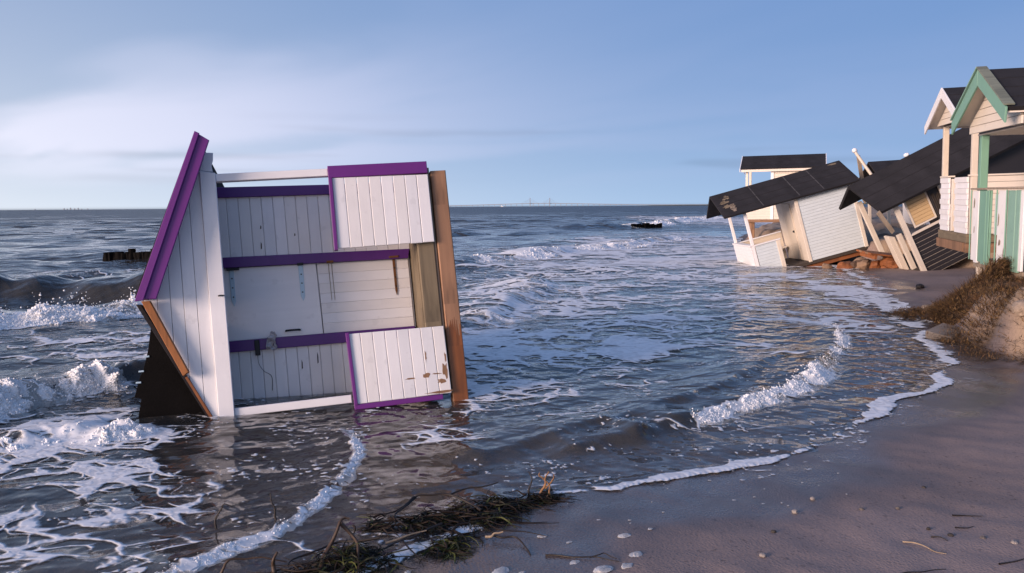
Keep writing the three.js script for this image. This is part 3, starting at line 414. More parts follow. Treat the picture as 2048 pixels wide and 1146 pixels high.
  part(hut, 'hasp', bar(0.18, 0.228, 0.545, 0.70, zw + 0.036, zw + 0.055, 'y', 0.006), M.iron);
  part(hut, 'wire', tube([[0.20, 0.55, zw + 0.04], [0.205, 0.46, zw + 0.03], [0.25, 0.38, zw + 0.02], [0.312, 0.33, zw + 0.008], [0.312, 0.18, zw + 0.006]], 0.002, 0.003, 5, 24), M.iron);
  const rag = new THREE.PlaneGeometry(0.115, 0.18, 12, 16); { const p = rag.attributes.position; for (let i = 0; i < p.count; i++) { const x = p.getX(i), y = p.getY(i), f = 0.35 + 0.65 * Math.pow(clamp(0.5 - y / 0.18), 0.6) * (y < -0.05 ? 1 - Math.pow((-y - 0.05) / 0.06, 2) * 0.5 : 1); p.setXYZ(i, x * f + 0.012 * noise(x * 60, y * 30) + (y > 0.04 ? 0.02 : 0), y + 0.01 * noise(x * 30, 3), 0.022 * noise(x * 45 + 4, y * 35) + 0.014 * noise(x * 110, y * 70)); } rag.computeVertexNormals(); }
  part(hut, 'plastic_scrap', rag.translate(0.345, 0.675, zw + 0.075), std(0.55, 0.53, 0.55, 0.25, { transmission: 0.35, thickness: 0 }), 'crumpled scrap of clear plastic snagged on the door jamb');
  for (const [x, y, h, k] of [[0.62, 0.41, 0.05, 1], [0.78, 0.46, 0.06, 2], [0.33, 1.85, 0.02, 3], [0.32, 1.66, 0.04, 5], [0.66, 1.75, 0.015, 4]]) part(hut, 'bare_patch', slab([[x - 0.006, y - h], [x + 0.006, y - h * 0.8], [x + 0.008, y + h * 0.4], [x, y + h], [x - 0.004, y]], zw - 0.002, 0.004, 0), M.darkwood);
  part(hut, 'hook', tube([[-0.055, 1.118, 0.026], [-0.045, 1.118, 0.05], [0.0, 1.115, 0.052]], 0.007, 0.006, 6, 8), M.iron);
  part(hut, 'side_wall', bar(-0.05, 1.83, 2.235, 2.262, -2.9, -0.68, 'x'), M.whiteB); part(hut, 'side_wall', bar(-0.05, 1.83, 0.0, 0.03, -2.9, -0.68, 'x'), M.whiteB);
  part(hut, 'rear_wall', slab([[-0.70, 1.14], [-0.26, 0.14], [0, 0.03], [1.83, 0.03], [1.83, 2.23], [0, 2.23], [-0.29, 2.23]], -2.93, 0.028, 0.003), M.whiteB);
  part(hut, 'inner_gable', slab([[-0.70, 1.14], [-0.24, 0.14], [-0.105, 0.0], [-0.105, 2.23], [-0.29, 2.23]], zw - 0.024, 0.022, 0.003), M.whiteB);
  for (const y of [1.13]) part(hut, 'ridge_purlin', bar(-0.69, -0.62, y - 0.02, y + 0.04, -2.9, -0.06, 'x'), M.darkwood);
}

// ---------------------------------------------------------------- the row of huts along the eroded bank
// own axes of each hut: x from the porch to the rear, y up, z across (towards the near side)
function place(g, x, y, z, yaw, tilt, lean = 0) { g.position.set(x, y, z); g.rotation.set(lean * Math.PI / 180, yaw * Math.PI / 180, tilt * Math.PI / 180, 'YZX'); return g; }
const onX = (pts, x0, d, bevel = 0.004, along = 'x') => slab(pts.map(([z, y]) => [z, y]), 0, d, bevel, along, seedN++).rotateY(-Math.PI / 2).translate(x0 + d, 0, 0); // polygon in z, y standing across the hut
const box = (x0, x1, y0, y1, z0, z1, along = 'y') => bar(x0, x1, y0, y1, z0, z1, along, 0.006);
function siding(parent, name, mat, make, y0, y1, h) {          // narrow boards, too fine to pick apart one by one
  const gs = []; for (let y = y0; y < y1 - 0.01; y += h) gs.push(make(y + 0.0015, Math.min(y + h - 0.0015, y1), (gs.length % 3) * 0.002));
  const m = part(parent, name, mergeGeometries(gs), mat); m.userData.kind = 'stuff'; return m;
}
function roofPart(g, o) {                                       // both slopes of a gable roof, with ridge cap and barge boards
  const { x0, x1, hw, eave, ridge, t = 0.06, mat = M.felt, barge, bw = 0.14, ends = [0] } = o, n = Math.hypot(hw, ridge - eave), nx = (ridge - eave) / n, ny = hw / n;
  for (const s of [-1, 1]) {
    const pts = [[s * 0.004, ridge], [s * hw, eave], [s * (hw + nx * t), eave + ny * t], [s * 0.004, ridge + t / ny]];
    const r = part(g, 'roof_slope', onX(s > 0 ? pts : pts.slice().reverse(), x0, x1 - x0, 0.006, 'z'), mat);
    for (let i = 1; i < 4; i++) { const e = 0.25 * i, z = s * hw * e, y = ridge + (eave - ridge) * e; part(r, 'felt_lap', onX([[z - 0.0 * s, y + t / ny + 0.0], [z + s * 0.035 * ny, y - 0.035 * nx + t / ny], [z + s * (0.035 * ny + 0.005 * nx), y - 0.035 * nx + t / ny + 0.006], [z + s * 0.005 * nx, y + t / ny + 0.006]], x0 + 0.01, x1 - x0 - 0.02, 0), mat); }
    if (o.under) part(g, 'ceiling', onX((s > 0 ? (v) => v : (v) => v.slice().reverse())([[s * 0.004, ridge - 0.03], [s * (hw - 0.01), eave - 0.028], [s * (hw - 0.01), eave - 0.006], [s * 0.004, ridge - 0.006]]), x0 + 0.003, x1 - x0 - 0.01, 0.002, 'z'), o.under);
    for (const e of ends) { if (!barge) break; const xx = e ? x1 + 0.004 : x0 - 0.034; part(g, 'barge_board', onX([[s * 0.003, ridge + t / ny + 0.01], [s * (hw + nx * t + 0.02), eave + ny * t - 0.006], [s * (hw + 0.015), eave - bw], [s * 0.003, ridge - bw / ny * 0.9]], xx, 0.03, 0.005, 'y'), barge); }
  }
}
// --- grey white hut that slid nose first into the water
{
  const g = place(thing('beach_hut', 'grey white hut with worn black felt roof sunk nose down into the water', 'beach hut', 'wrecked beach huts along the shore'), 7.683, -0.295, -25.70, -1.675, 15.3, -0.77);
  roofPart(g, { x0: -0.62, x1: 3.62, hw: 1.28, eave: 1.98, ridge: 2.66 });
  const patchOn = (name, pts, m) => part(g, name, slab(pts.map(([x, s]) => [x, -s]), 0, 0.004, 0, 'x', seedN++).rotateX(-Math.PI / 2 + Math.atan2(0.68, 1.28)).translate(0, 2.66 + 0.069, 0), m);
  const rag = (cx, cy, rx, ry, s) => { const q = []; for (let i = 0; i < 16; i++) { const t = i / 16 * 6.283, f = 0.45 + 0.75 * h2(i, s); q.push([cx + Math.cos(t) * rx * f, cy + Math.sin(t) * ry * f]); } return q; };
  for (let i = 0; i < 9; i++) patchOn('worn_patch', rag(-0.45 + 0.35 * h2(i, 91), 0.25 + 1.0 * h2(i, 92), 0.05 + 0.10 * h2(i, 93), 0.05 + 0.10 * h2(i, 94), i), i % 3 ? M.olive : M.oldwood);
  patchOn('worn_patch', rag(3.35, 0.12, 0.16, 0.06, 31), M.olive); for (const x of [0.62, 1.75, 2.5]) patchOn('felt_seam', [[x, 0.05], [x + 0.03, 0.05], [x + 0.03, 1.42], [x, 1.42]], std(0.05, 0.048, 0.05, 0.9));
  siding(g, 'side_wall', M.greyWhite, (a, b, d) => bar(1.68, 3.36, a, b, 1.06, 1.10 + d, 'x', 0.004), 0.0, 2.0, 0.095);
  siding(g, 'side_wall', M.greyWhite, (a, b, d) => bar(1.68, 3.36, a, b, -1.10, -1.06 + d, 'x', 0.004), 0.0, 2.0, 0.095);
  part(g, 'corner_board', box(1.60, 1.70, -0.02, 2.02, 1.05, 1.125), M.cream); part(g, 'corner_board', box(3.34, 3.45, -0.02, 2.02, 1.05, 1.125), M.cream);
  siding(g, 'rear_wall', M.greyWhite, (a, b, d) => bar(3.36, 3.40, a, b, -1.06, 1.05, 'x', 0.004), 0, 2.0, 0.095);
  const fw = part(g, 'front_wall', onX([[-1.05, 0], [1.05, 0], [1.05, 2.0], [0, 2.6], [-1.05, 2.0]], 1.64, 0.03, 0.004, 'y'), M.cream);
  part(fw, 'door', onX([[-0.35, 0.03], [0.42, 0.03], [0.42, 1.86], [-0.35, 1.86]], 1.612, 0.026, 0.004, 'y'), M.creamB); part(fw, 'door_handle', ball(0.035, 4).translate(1.59, 0.95, 0.34), M.iron);
  part(g, 'floor', box(0.02, 3.40, -0.10, -0.005, -1.1, 1.1, 'x'), M.darkwood); part(g, 'skid_beam', box(0.1, 3.5, -0.24, -0.105, 0.85, 1.02, 'x'), M.rust); part(g, 'skid_beam', box(0.1, 3.5, -0.24, -0.105, -1.02, -0.85, 'x'), M.rust);
  for (const z of [-1.04, 1.04]) part(g, 'porch_post', box(0.02, 0.11, 0, 2.02, z - 0.045, z + 0.045), M.white);
  siding(g, 'front_railing', M.white, (a, b, d) => bar(-0.02 - d, 0.015, a, b, -1.08, 1.08, 'y', 0.004), 0, 0.92, 0.10); part(g, 'rail_cap', box(-0.045, 0.10, 0.925, 0.965, -1.1, 1.1), M.white);
  siding(g, 'side_railing', M.greyWhite, (a, b, d) => bar(0.13, 0.78, a, b, 1.055, 1.085 + d, 'x', 0.004), 0, 0.90, 0.095); part(g, 'rail_cap', box(0.105, 0.92, 0.905, 0.945, 1.02, 1.12, 'x'), M.white); part(g, 'railing_post', box(0.78, 0.90, 0, 0.90, 1.03, 1.11), M.cream);
  siding(g, 'side_railing', M.creamB, (a, b, d) => bar(0.13, 1.60, a, b, -1.08, -1.05 + d, 'x', 0.004), 0, 0.90, 0.095); part(g, 'rail_cap', box(0.105, 1.60, 0.905, 0.945, -1.12, -1.02, 'x'), M.white);
  part(g, 'bench', box(0.5, 1.55, 0.40, 0.44, -1.04, -0.62, 'x'), M.cream); part(g, 'bench_leg', box(0.85, 0.93, 0.0, 0.395, -0.72, -0.66), M.greyWhite);
  part(g, 'torn_barge_board', slab([[3.50, 2.06], [3.62, 2.10], [3.90, 1.32], [3.80, 1.28]], 1.16, 0.05, 0.005), M.oldwood, 'grey weathered barge board hanging loose');
  part(g, 'torn_barge_board', slab([[3.46, 1.95], [3.54, 1.97], [3.70, 1.30], [3.62, 1.27]], 1.12, 0.03, 0.005), M.oldwood);
}
// --- cream hut still upright behind it
{
  const g = place(thing('beach_hut', 'small upright cream hut with black roof and white barge boards behind the sunken hut', 'beach hut', 'wrecked beach huts along the shore'), 10.146, 1.286, -34.44, -20.45, 0.4);
  roofPart(g, { x0: -0.2, x1: 3.1, hw: 1.22, eave: 2.06, ridge: 2.62, barge: M.white, ends: [0, 1], bw: 0.10 });
  part(g, 'fascia', box(-0.16, 3.06, 1.96, 2.06, 1.21, 1.245, 'x'), M.cream);
  siding(g, 'side_wall', M.cream, (a, b, d) => bar(1.05, 2.95, a, b, 1.02, 1.06 + d, 'x', 0.004), 0, 2.05, 0.11); siding(g, 'side_wall', M.cream, (a, b, d) => bar(1.05, 2.95, a, b, -1.06, -1.02 + d, 'x', 0.004), 0, 2.05, 0.11);
  part(g, 'front_wall', onX([[-1.02, 0], [1.02, 0], [1.02, 2.02], [0, 2.55], [-1.02, 2.02]], 1.02, 0.03), M.white); part(g, 'rear_wall', onX([[-1.02, 0], [1.02, 0], [1.02, 2.02], [0, 2.55], [-1.02, 2.02]], 2.955, 0.03), M.cream);
  part(g, 'corner_board', box(1.0, 1.12, 0, 2.05, 1.065, 1.09), M.white);
  for (const z of [-1.0, 1.0]) part(g, 'porch_post', box(0.0, 0.10, 0, 2.05, z - 0.05, z + 0.05), M.cream);
  siding(g, 'front_railing', M.cream, (a, b, d) => bar(-0.02 - d, 0.0, a, b, -1.05, 1.05, 'y', 0.003), 0, 0.85, 0.11); siding(g, 'side_railing', M.cream, (a, b, d) => bar(0.10, 1.0, a, b, 1.03, 1.05 + d, 'x', 0.003), 0, 0.85, 0.11);
  part(g, 'floor', box(-0.02, 3.0, -0.12, -0.005, -1.08, 1.08, 'x'), M.brown);
  for (const x of [0.2, 1.5, 2.8]) for (const z of [-0.9, 0.9]) part(g, 'stilt', box(x - 0.07, x + 0.07, -1.3, -0.125, z - 0.07, z + 0.07), M.brown);
}
// --- black hut, collapsed forward off the bank
{
  const g = place(thing('beach_hut', 'collapsed black hut with cream posts pitched steeply off the bank', 'beach hut', 'wrecked beach huts along the shore'), 11.08, 0.10, -22.6, -0.57, 27.0, 2.2);
  roofPart(g, { x0: -0.42, x1: 4.4, hw: 1.32, eave: 1.98, ridge: 2.70, t: 0.08 });
  for (const [x, z, a] of [[0.02, 1.08, -0.35], [0.02, -1.05, -0.25], [0.02, 0.55, -0.30]]) part(g, 'porch_post', box(x, x + 0.13, a, a > -0.3 || z > 1 ? 2.0 : 1.05, z - 0.05, z + 0.05), M.cream);
  for (let i = 2; i < 4; i++) part(g, 'front_plank', box(-0.03, 0.015, -0.32 + 0.05 * i, 1.0, -0.75 + i * 0.30, -0.48 + i * 0.30), i % 2 ? M.creamB : M.cream);
  for (let i = 0; i < 10; i++) part(g, 'railing_plank', bar(0.16, 2.35, -0.22 + i * 0.122, -0.22 + i * 0.122 + 0.112, 1.03, 1.07 + 0.004 * (i % 2), 'x', 0.008), M.black);
  for (let i = 0; i < 10; i++) part(g, 'railing_groove', bar(0.16, 2.35, -0.22 + i * 0.122 - 0.009, -0.22 + i * 0.122 - 0.001, 1.035, 1.062, 'x', 0.002), M.creamB);
  part(g, 'rail_cap', box(0.13, 2.4, 1.0, 1.045, 1.0, 1.12, 'x'), M.cream);
  const sh = part(g, 'shutter', bar(0.40, 1.02, 1.14, 1.90, 0.90, 0.93, 'x', 0.004), M.tan, 'tan shutter board in a cream frame');
  for (let i = 0; i < 7; i++) part(sh, 'shutter_plank', bar(0.43, 0.99, 1.17 + i * 0.1, 1.262 + i * 0.1, 0.932, 0.948, 'x', 0.003), M.tan);
  for (const b of [[0.38, 0.43, 1.12, 1.92], [0.99, 1.04, 1.12, 1.92]]) part(sh, 'shutter_frame', box(b[0], b[1], b[2], b[3], 0.95, 0.965), M.cream); part(sh, 'shutter_frame', box(0.43, 0.99, 1.12, 1.165, 0.95, 0.965, 'x'), M.cream);
  part(g, 'side_wall', box(1.05, 4.1, 0.0, 2.0, 0.98, 1.02, 'x'), M.black); part(g, 'side_wall', box(1.7, 4.1, 0.0, 2.0, -1.05, -1.0, 'x'), M.black);
  part(g, 'front_wall', onX([[-1.0, 0], [0.97, 0], [0.97, 2.0], [0, 2.6], [-1.0, 2.0]], 1.70, 0.04), M.black); part(g, 'rear_wall', onX([[-1.0, 0], [0.97, 0], [0.97, 2.0], [0, 2.6], [-1.0, 2.0]], 4.11, 0.04), M.black);
  part(g, 'trim_post', box(1.32, 1.44, 1.0, 2.0, 1.03, 1.09), M.cream);
  for (let i = 0; i < 5; i++) part(g, 'split_board', slab([[1.08 + i * 0.05, 1.10], [1.115 + i * 0.05, 1.10], [1.12 + i * 0.05, 1.72 + 0.2 * h2(i, 4)], [1.09 + i * 0.05, 1.6 + 0.25 * h2(i, 9)]], 1.024, 0.02, 0.003), M.darkwood);
  part(g, 'floor', box(0.0, 4.2, -0.13, -0.01, -1.05, 1.02, 'x'), M.darkwood);
  part(g, 'loose_fascia', slab([[-0.55, 2.06], [-0.44, 2.10], [-0.30, 1.42], [-0.40, 1.38]], 1.34, 0.04, 0.004), M.oldwood); part(g, 'roof_vent', ball(0.07, 9, 0.8).translate(1.4, 2.83, 0), M.white); 
}
// --- another dark roof behind, with broken timbers
{
  const g = place(thing('beach_hut', 'dark roofed hut mostly hidden behind the collapsed black hut', 'beach hut', 'wrecked beach huts along the shore'), 13.6, 0.62, -29.6, -6, 3);
  roofPart(g, { x0: -0.3, x1: 3.2, hw: 1.3, eave: 2.1, ridge: 2.78 });
  part(g, 'side_wall', box(1.3, 3.0, 0, 2.1, 1.0, 1.04, 'x'), M.whiteB); part(g, 'side_wall', box(1.3, 3.0, 0, 2.1, -1.04, -1.0, 'x'), M.whiteB); part(g, 'front_wall', onX([[-1, 0], [1, 0], [1, 2.1], [0, 2.7], [-1, 2.1]], 1.26, 0.04), M.whiteB); part(g, 'rear_wall', onX([[-1, 0], [1, 0], [1, 2.1], [0, 2.7], [-1, 2.1]], 2.98, 0.04), M.whiteB);
  for (const z of [-1, 1]) part(g, 'porch_post', box(0, 0.1, -0.4, 2.15, z - 0.05, z + 0.05), M.creamB); part(g, 'floor', box(0, 3, -0.12, -0.005, -1.04, 1.04, 'x'), M.brown); for (const z of [-0.8, 0.8]) for (const x of [0.4, 2.6]) part(g, 'stilt', box(x - 0.06, x + 0.06, -1.2, -0.13, z - 0.06, z + 0.06), M.brown);
}
// --- upright hut with cream gable whose porch hangs over the washed-out bank
{
  const g = place(thing('beach_hut', 'cream gabled hut whose porch on a brown sill overhangs the bank', 'beach hut', 'upright beach huts on the bank'), 9.467, 1.30, -17.10, -14.16, 1.2, 1.0);
  roofPart(g, { x0: -0.28, x1: 3.6, hw: 1.28, eave: 2.28, ridge: 2.96, barge: M.whiteC, bw: 0.13, under: M.cream });
  const gb = []; for (let i = 0; i < 5; i++) { const a = 2.30 + i * 0.125, b = a + 0.118, z = (y) => Math.max(0.01, (2.95 - y) * 1.26 / 0.66 - 0.12); if (b < 2.93) gb.push(onX([[-z(a), a], [z(a), a], [z(b), b], [-z(b), b]], -0.10, 0.03)); }
  gb.forEach((q) => part(g, 'gable_plank', q, M.cream));
  part(g, 'soffit', onX([[-1.2, 2.27], [1.2, 2.27], [1.2, 2.295], [-1.2, 2.295]], 0.04, 1.5), M.creamB);
  for (const z of [-1.05, 1.02]) part(g, 'porch_post', box(0.02, 0.13, 0, 2.29, z - 0.055, z + 0.055), M.creamB);
  part(g, 'porch_post', box(0.02, 0.12, 0, 1.12, -0.33, -0.22), M.cream);
  for (const [z0, z1] of [[-1.0, -0.34], [0.10, 0.96]]) for (let i = 0; i < 10; i++) part(g, 'railing_plank', bar(-0.012 - 0.02 * (i % 2), 0.015, i * 0.115, i * 0.115 + 0.111, z0, z1, 'y', 0.005), i % 2 ? M.whiteC : M.white);
  for (let i = 0; i < 10; i++) part(g, 'side_plank', bar(0.14, 3.4, i * 0.115, i * 0.115 + 0.110, 1.04, 1.065 + 0.006 * (i % 2), 'x', 0.005), M.cream);
  part(g, 'rail_cap', box(-0.03, 3.4, 1.155, 1.19, 1.0, 1.09, 'x'), M.cream); part(g, 'rail_cap', box(-0.04, 0.10, 1.155, 1.19, -1.0, -0.34), M.cream);
  part(g, 'sill_beam', box(-0.04, 1.7, -0.38, -0.19, 0.90, 1.05, 'x'), M.brown, 'thick brown sill beam under the porch'); part(g, 'sill_beam', box(-0.06, 0.10, -0.37, -0.185, -1.08, 0.895), M.brown); part(g, 'floor', box(-0.03, 3.5, -0.18, -0.005, -1.06, 1.035, 'x'), M.olive);
  siding(g, 'side_wall', M.cream, (a, b, d) => bar(1.75, 3.5, a, b, 0.96, 1.0 + d, 'x', 0.004), 0, 2.3, 0.115); siding(g, 'side_wall', M.cream, (a, b, d) => bar(1.75, 3.5, a, b, -1.05, -1.01 + d, 'x', 0.004), 0, 2.3, 0.115);
  part(g, 'front_wall', onX([[-1.0, 0], [0.96, 0], [0.96, 2.28], [-1.0, 2.28]], 1.70, 0.04), M.cream); part(g, 'corner_board', box(1.62, 1.74, 0, 2.28, 1.005, 1.03), M.cream); part(g, 'rear_wall', onX([[-1.0, 0], [0.96, 0], [0.96, 2.28], [-1.0, 2.28]], 3.46, 0.03), M.cream);
  for (const [x, z, m] of [[0.3, 0.75, M.creamB], [1.6, -0.8, M.brown], [2.9, 0.8, M.brown], [2.9, -0.8, M.brown]]) part(g, 'support_pole', box(x - 0.045, x + 0.045, -1.15, -0.385, z - 0.045, z + 0.045), m);
}
// --- hut with green trim, the last of the row
{
  const g = place(thing('beach_hut', 'hut with peeling green barge boards and a green and white plank front', 'beach hut', 'upright beach huts on the bank'), 7.745, 0.938, -12.73, -13.5, 0.6, 0.85);
  roofPart(g, { x0: -0.34, x1: 3.6, hw: 1.24, eave: 2.30, ridge: 2.98, barge: M.green, bw: 0.17, under: M.cream });
  for (const s of [-1, 1]) part(g, 'verge_strip', onX([[s * 0.01, 3.075], [s * 1.28, 2.375], [s * 1.285, 2.395], [s * 0.01, 3.10]], -0.40, 0.15, 0.004, 'y'), s > 0 ? timber(0.20, 0.22, 0.17) : M.greenB, s > 0 ? 'verge strip grey with lichen' : undefined);
  for (let i = 0; i < 6; i++) { const a = 2.12 + i * 0.125, b = a + 0.118, z = (y) => y < 2.25 ? 1.16 : Math.max(0.01, (2.95 - y) * 1.24 / 0.68 - 0.10); if (b < 2.93) part(g, 'gable_plank', onX([[-z(a), a], [z(a), a], [z(b), b], [-z(b), b]], -0.12, 0.03), M.cream); }
  part(g, 'soffit', onX([[-1.16, 2.09], [1.16, 2.09], [1.16, 2.115], [-1.16, 2.115]], 0.015, 1.5), M.creamB);
  for (const z of [-1.03, 1.05]) part(g, 'porch_post', box(0.02, 0.14, 0, 2.09, z - 0.06, z + 0.06), M.green);
  const fr = [[-1.12, -0.78, M.whiteC], [-0.77, -0.24, M.green], [0.12, 0.52, M.whiteC], [0.53, 1.02, M.greenB], [1.03, 1.16, M.whiteC]];
  for (const [a, b, m] of fr) { const n = Math.max(1, Math.round((b - a) / 0.17)); for (let i = 0; i < n; i++) part(g, 'front_plank', box(-0.035 - 0.006 * (i % 2), 0.0, -0.02 - 0.05 * h2(i, 6), 1.17 - 0.012 * h2(i, 7), mix(a, b, i / n) + 0.003, mix(a, b, (i + 1) / n) - 0.003), m); }
  for (const z of [-1.13, -0.245, 0.105, 0.525]) part(g, 'green_batten', box(-0.06, -0.042, -0.02, 1.17, z - 0.012, z + 0.012), M.green);
  part(g, 'rail_cap', box(-0.065, 0.09, 1.175, 1.205, -1.16, 1.18), M.oldwood); part(g, 'gate', onX([[-0.23, 0.45], [0.09, 0.45], [0.09, 1.10], [-0.23, 1.10]], 0.03, 0.03), M.greyWhite); part(g, 'step', box(-0.02, 0.3, -0.12, 0.02, -0.23, 0.10), M.oldwood);
  for (const [z, y, a, b] of [[-1.0, 0.95, 0.02, 0.09], [-0.96, 0.5, 0.015, 0.06], [0.18, 0.7, 0.02, 0.10], [0.26, 0.35, 0.04, 0.05], [0.45, 0.2, 0.02, 0.08]]) part(g, 'flaked_patch', onX([[z - a, y - b], [z + a * 0.6, y - b * 0.7], [z + a, y + b * 0.4], [z, y + b], [z - a * 0.8, y + b * 0.3]], -0.0445, 0.0035, 0), M.oldwood);
  siding(g, 'side_wall', M.cream, (a, b, d) => bar(1.6, 3.5, a, b, 1.0, 1.04 + d, 'x', 0.004), 0, 2.3, 0.115); siding(g, 'side_wall', M.cream, (a, b, d) => bar(1.6, 3.5, a, b, -1.04, -1.0 + d, 'x', 0.004), 0, 2.3, 0.115); part(g, 'front_wall', onX([[-1.0, 0], [1.0, 0], [1.0, 2.08], [-1.0, 2.08]], 1.56, 0.03), M.cream); part(g, 'rear_wall', onX([[-1.0, 0], [1.0, 0], [1.0, 2.28], [0, 2.9], [-1.0, 2.28]], 3.46, 0.03), M.cream); part(g, 'floor', box(0.01, 3.5, -0.14, -0.005, -1.1, 1.1, 'x'), M.oldwood);
}
// --- loose timbers and things on the bank
const ground = (x, z) => sandAt(x, z);
{
  const p = thing('leaning_pole', 'cream pole with a round white top leaning against the dark roof', 'pole');
  part(p, 'shaft', tube([[11.55, 2.35, -25.0], [10.86, 3.52, -25.4]], 0.055, 0.045, 8, 4), M.creamB); part(p, 'knob', ball(0.08, 3, 1, 0.1).translate(10.84, 3.58, -25.42), M.white);
  const q = thing('leaning_plank', 'old grey plank propped on end behind the leaning pole', 'plank'); part(q, 'board', slab([[0, 0], [0.14, 0], [0.13, 1.5], [0.02, 1.46]], 0, 0.04, 0.004).rotateZ(0.2).translate(11.25, 1.95, -25.6), M.oldwood);
  const deck = thing('fallen_deck', 'slab of brown decking fallen against the bank between two wrecked huts', 'decking'); deck.position.set(10.75, 0.42, -23.1); deck.rotation.set(0.1, 0.15, -0.13);
  for (let i = 0; i < 5; i++) part(deck, 'deck_board', bar(-0.55, 0.55, 0.0, 0.05, -0.45 + i * 0.15, -0.31 + i * 0.15, 'x', 0.006), i % 2 ? M.brown : M.rust); for (const x of [-0.4, 0.35]) part(deck, 'joist', bar(x, x + 0.08, -0.12, -0.002, -0.45, 0.28, 'y', 0.006), M.rust);
  // clods of peat and clay torn out of the bank
  const rc = rng(33), clod = [M.rust, std(0.34, 0.22, 0.14, 0.95, { map: T.felt }), std(0.12, 0.07, 0.045, 0.95, { map: T.felt })];
  for (let i = 0; i < 16; i++) { const t = rc(), x = mix(9.2, 11.4, t) + 0.2 * rc(), z = -24.3 + 0.7 * rc() + t * 0.9, r = 0.12 + 0.22 * rc(); const m = part(scene, 'peat_clod', ball(r, i + 5, 0.6, 0.5), clod[i % 3]); m.position.set(x, ground(x, z) + r * 0.25, z); mark(m, ['rust orange clod of peat under the rear of the sunken grey hut', 'tan clod of clay under the rear of the sunken grey hut', 'dark brown clod of peat under the rear of the sunken grey hut'][i % 3], 'clod', ['rust orange', 'tan', 'dark brown'][i % 3] + ' clods under the sunken hut'); }
  const rock = std(0.44, 0.34, 0.26, 0.95, { map: T.felt, bumpMap: T.felt, bumpScale: 0.03 });
  for (const [x, z, r, k, l] of [[6.35, -9.75, 0.15, 1, 'pale rough stone at the foot of the bank below the brown bush'], [7.2, -13.6, 0.16, 2, 'pale flat stone on top of the bank beside the green hut']]) { const m = part(scene, 'stone', ball(r, k + 40, 0.62, 0.55, 3), rock); m.position.set(x, ground(x, z) + r * 0.3, z); mark(m, l, 'stone'); }
  const sl = thing('concrete_slab', 'grey slab half sunk in wet sand at the edge of the wash', 'slab'); sl.position.set(6.12, 0.06, -11.1); sl.rotation.set(0.15, 0.55, 0.12); part(sl, 'block', bar(-0.20, 0.20, -0.1, 0.07, -0.20, 0.20, 'x', 0.02), std(0.23, 0.20, 0.18, 0.8, { map: T.felt, bumpMap: T.felt, bumpScale: 0.01 })); part(sl, 'broken_edge', ball(0.08, 77, 0.6, 0.7).translate(0.22, 0.0, 0.14), M.darkwood);
  // dry bushes hanging over the bank
  const bush = (name, label, cx, cz, n, rad, hgt, seed) => {
    const g = thing(name, label, 'bush'), r = rng(seed), sets = [[], [], []];
    for (let i = 0; i < n; i++) {
      const a = r() * 6.283, d = Math.sqrt(r()) * rad, x = cx + Math.cos(a) * d * 1.2, z = cz + Math.sin(a) * d, y = ground(x, z) - 0.02, h = hgt * (0.35 + 0.9 * r()) * (1.15 - 0.6 * d / rad), lx = (x - cx) * 0.55 - 0.06 + 0.3 * (r() - 0.5), lz = (z - cz) * 0.5 + 0.06 + 0.3 * (r() - 0.5), w = 0.003 + 0.004 * r(), ph = r() * 3.14, wx = Math.cos(ph) * w, wz = Math.sin(ph) * w, P = [];
      const pt = (t) => [x + lx * t * t, y + h * (t - 0.35 * t * t), z + lz * t * t]; const [p0, p1, p2] = [pt(0), pt(0.55), pt(1)];
      const q = (a1, s) => [a1[0] + wx * s, a1[1], a1[2] + wz * s]; const tri = (...v) => v.forEach((k) => P.push(...k));
      tri(q(p0, -1), q(p0, 1), q(p1, 1)); tri(q(p0, -1), q(p1, 1), q(p1, -1)); tri(q(p1, -1.3), q(p1, 1.3), p2);
      for (let k = 0; k < 2; k++) { const t = 0.4 + 0.5 * r(), b = pt(t), e = [b[0] + 0.07 * (r() - 0.5), b[1] + 0.05 * r(), b[2] + 0.07 * (r() - 0.5)]; tri(q(b, -1), q(b, 1), e); }
      sets[Math.floor(r() * 3)].push(...P);
    }
    sets.forEach((P, i) => { const b = new THREE.BufferGeometry(); b.setAttribute('position', new THREE.Float32BufferAttribute(P, 3)); b.computeVertexNormals(); const m = part(g, ['twigs', 'dry_grass', 'dark_twigs'][i], b, [std(0.085, 0.042, 0.016, 0.9), std(0.15, 0.088, 0.034, 0.9), std(0.03, 0.016, 0.008, 0.9)][i]); m.userData.kind = 'stuff'; });
  };
  bush('dry_bush', 'brown dry bush spilling over the washed-out bank below the green hut', 7.12, -12.3, 6500, 0.36, 0.66, 51);
  bush('dry_bush', 'low dark tuft of dead grass trailing along the foot of the bank', 6.6, -10.7, 2000, 0.5, 0.16, 52);
  bush('dry_bush', 'thin brown grass on top of the bank in front of the green plank front', 7.15, -13.3, 1600, 0.5, 0.22, 53);
  bush('root_tangle', 'sparse brown roots hanging out of the cut sand bank by the pale stone', 6.7, -9.7, 1500, 0.75, 0.15, 54);
  bush('root_tangle', 'brown roots and grass along the bank edge under the green plank front', 7.3, -11.5, 1100, 0.4, 0.16, 55);
}

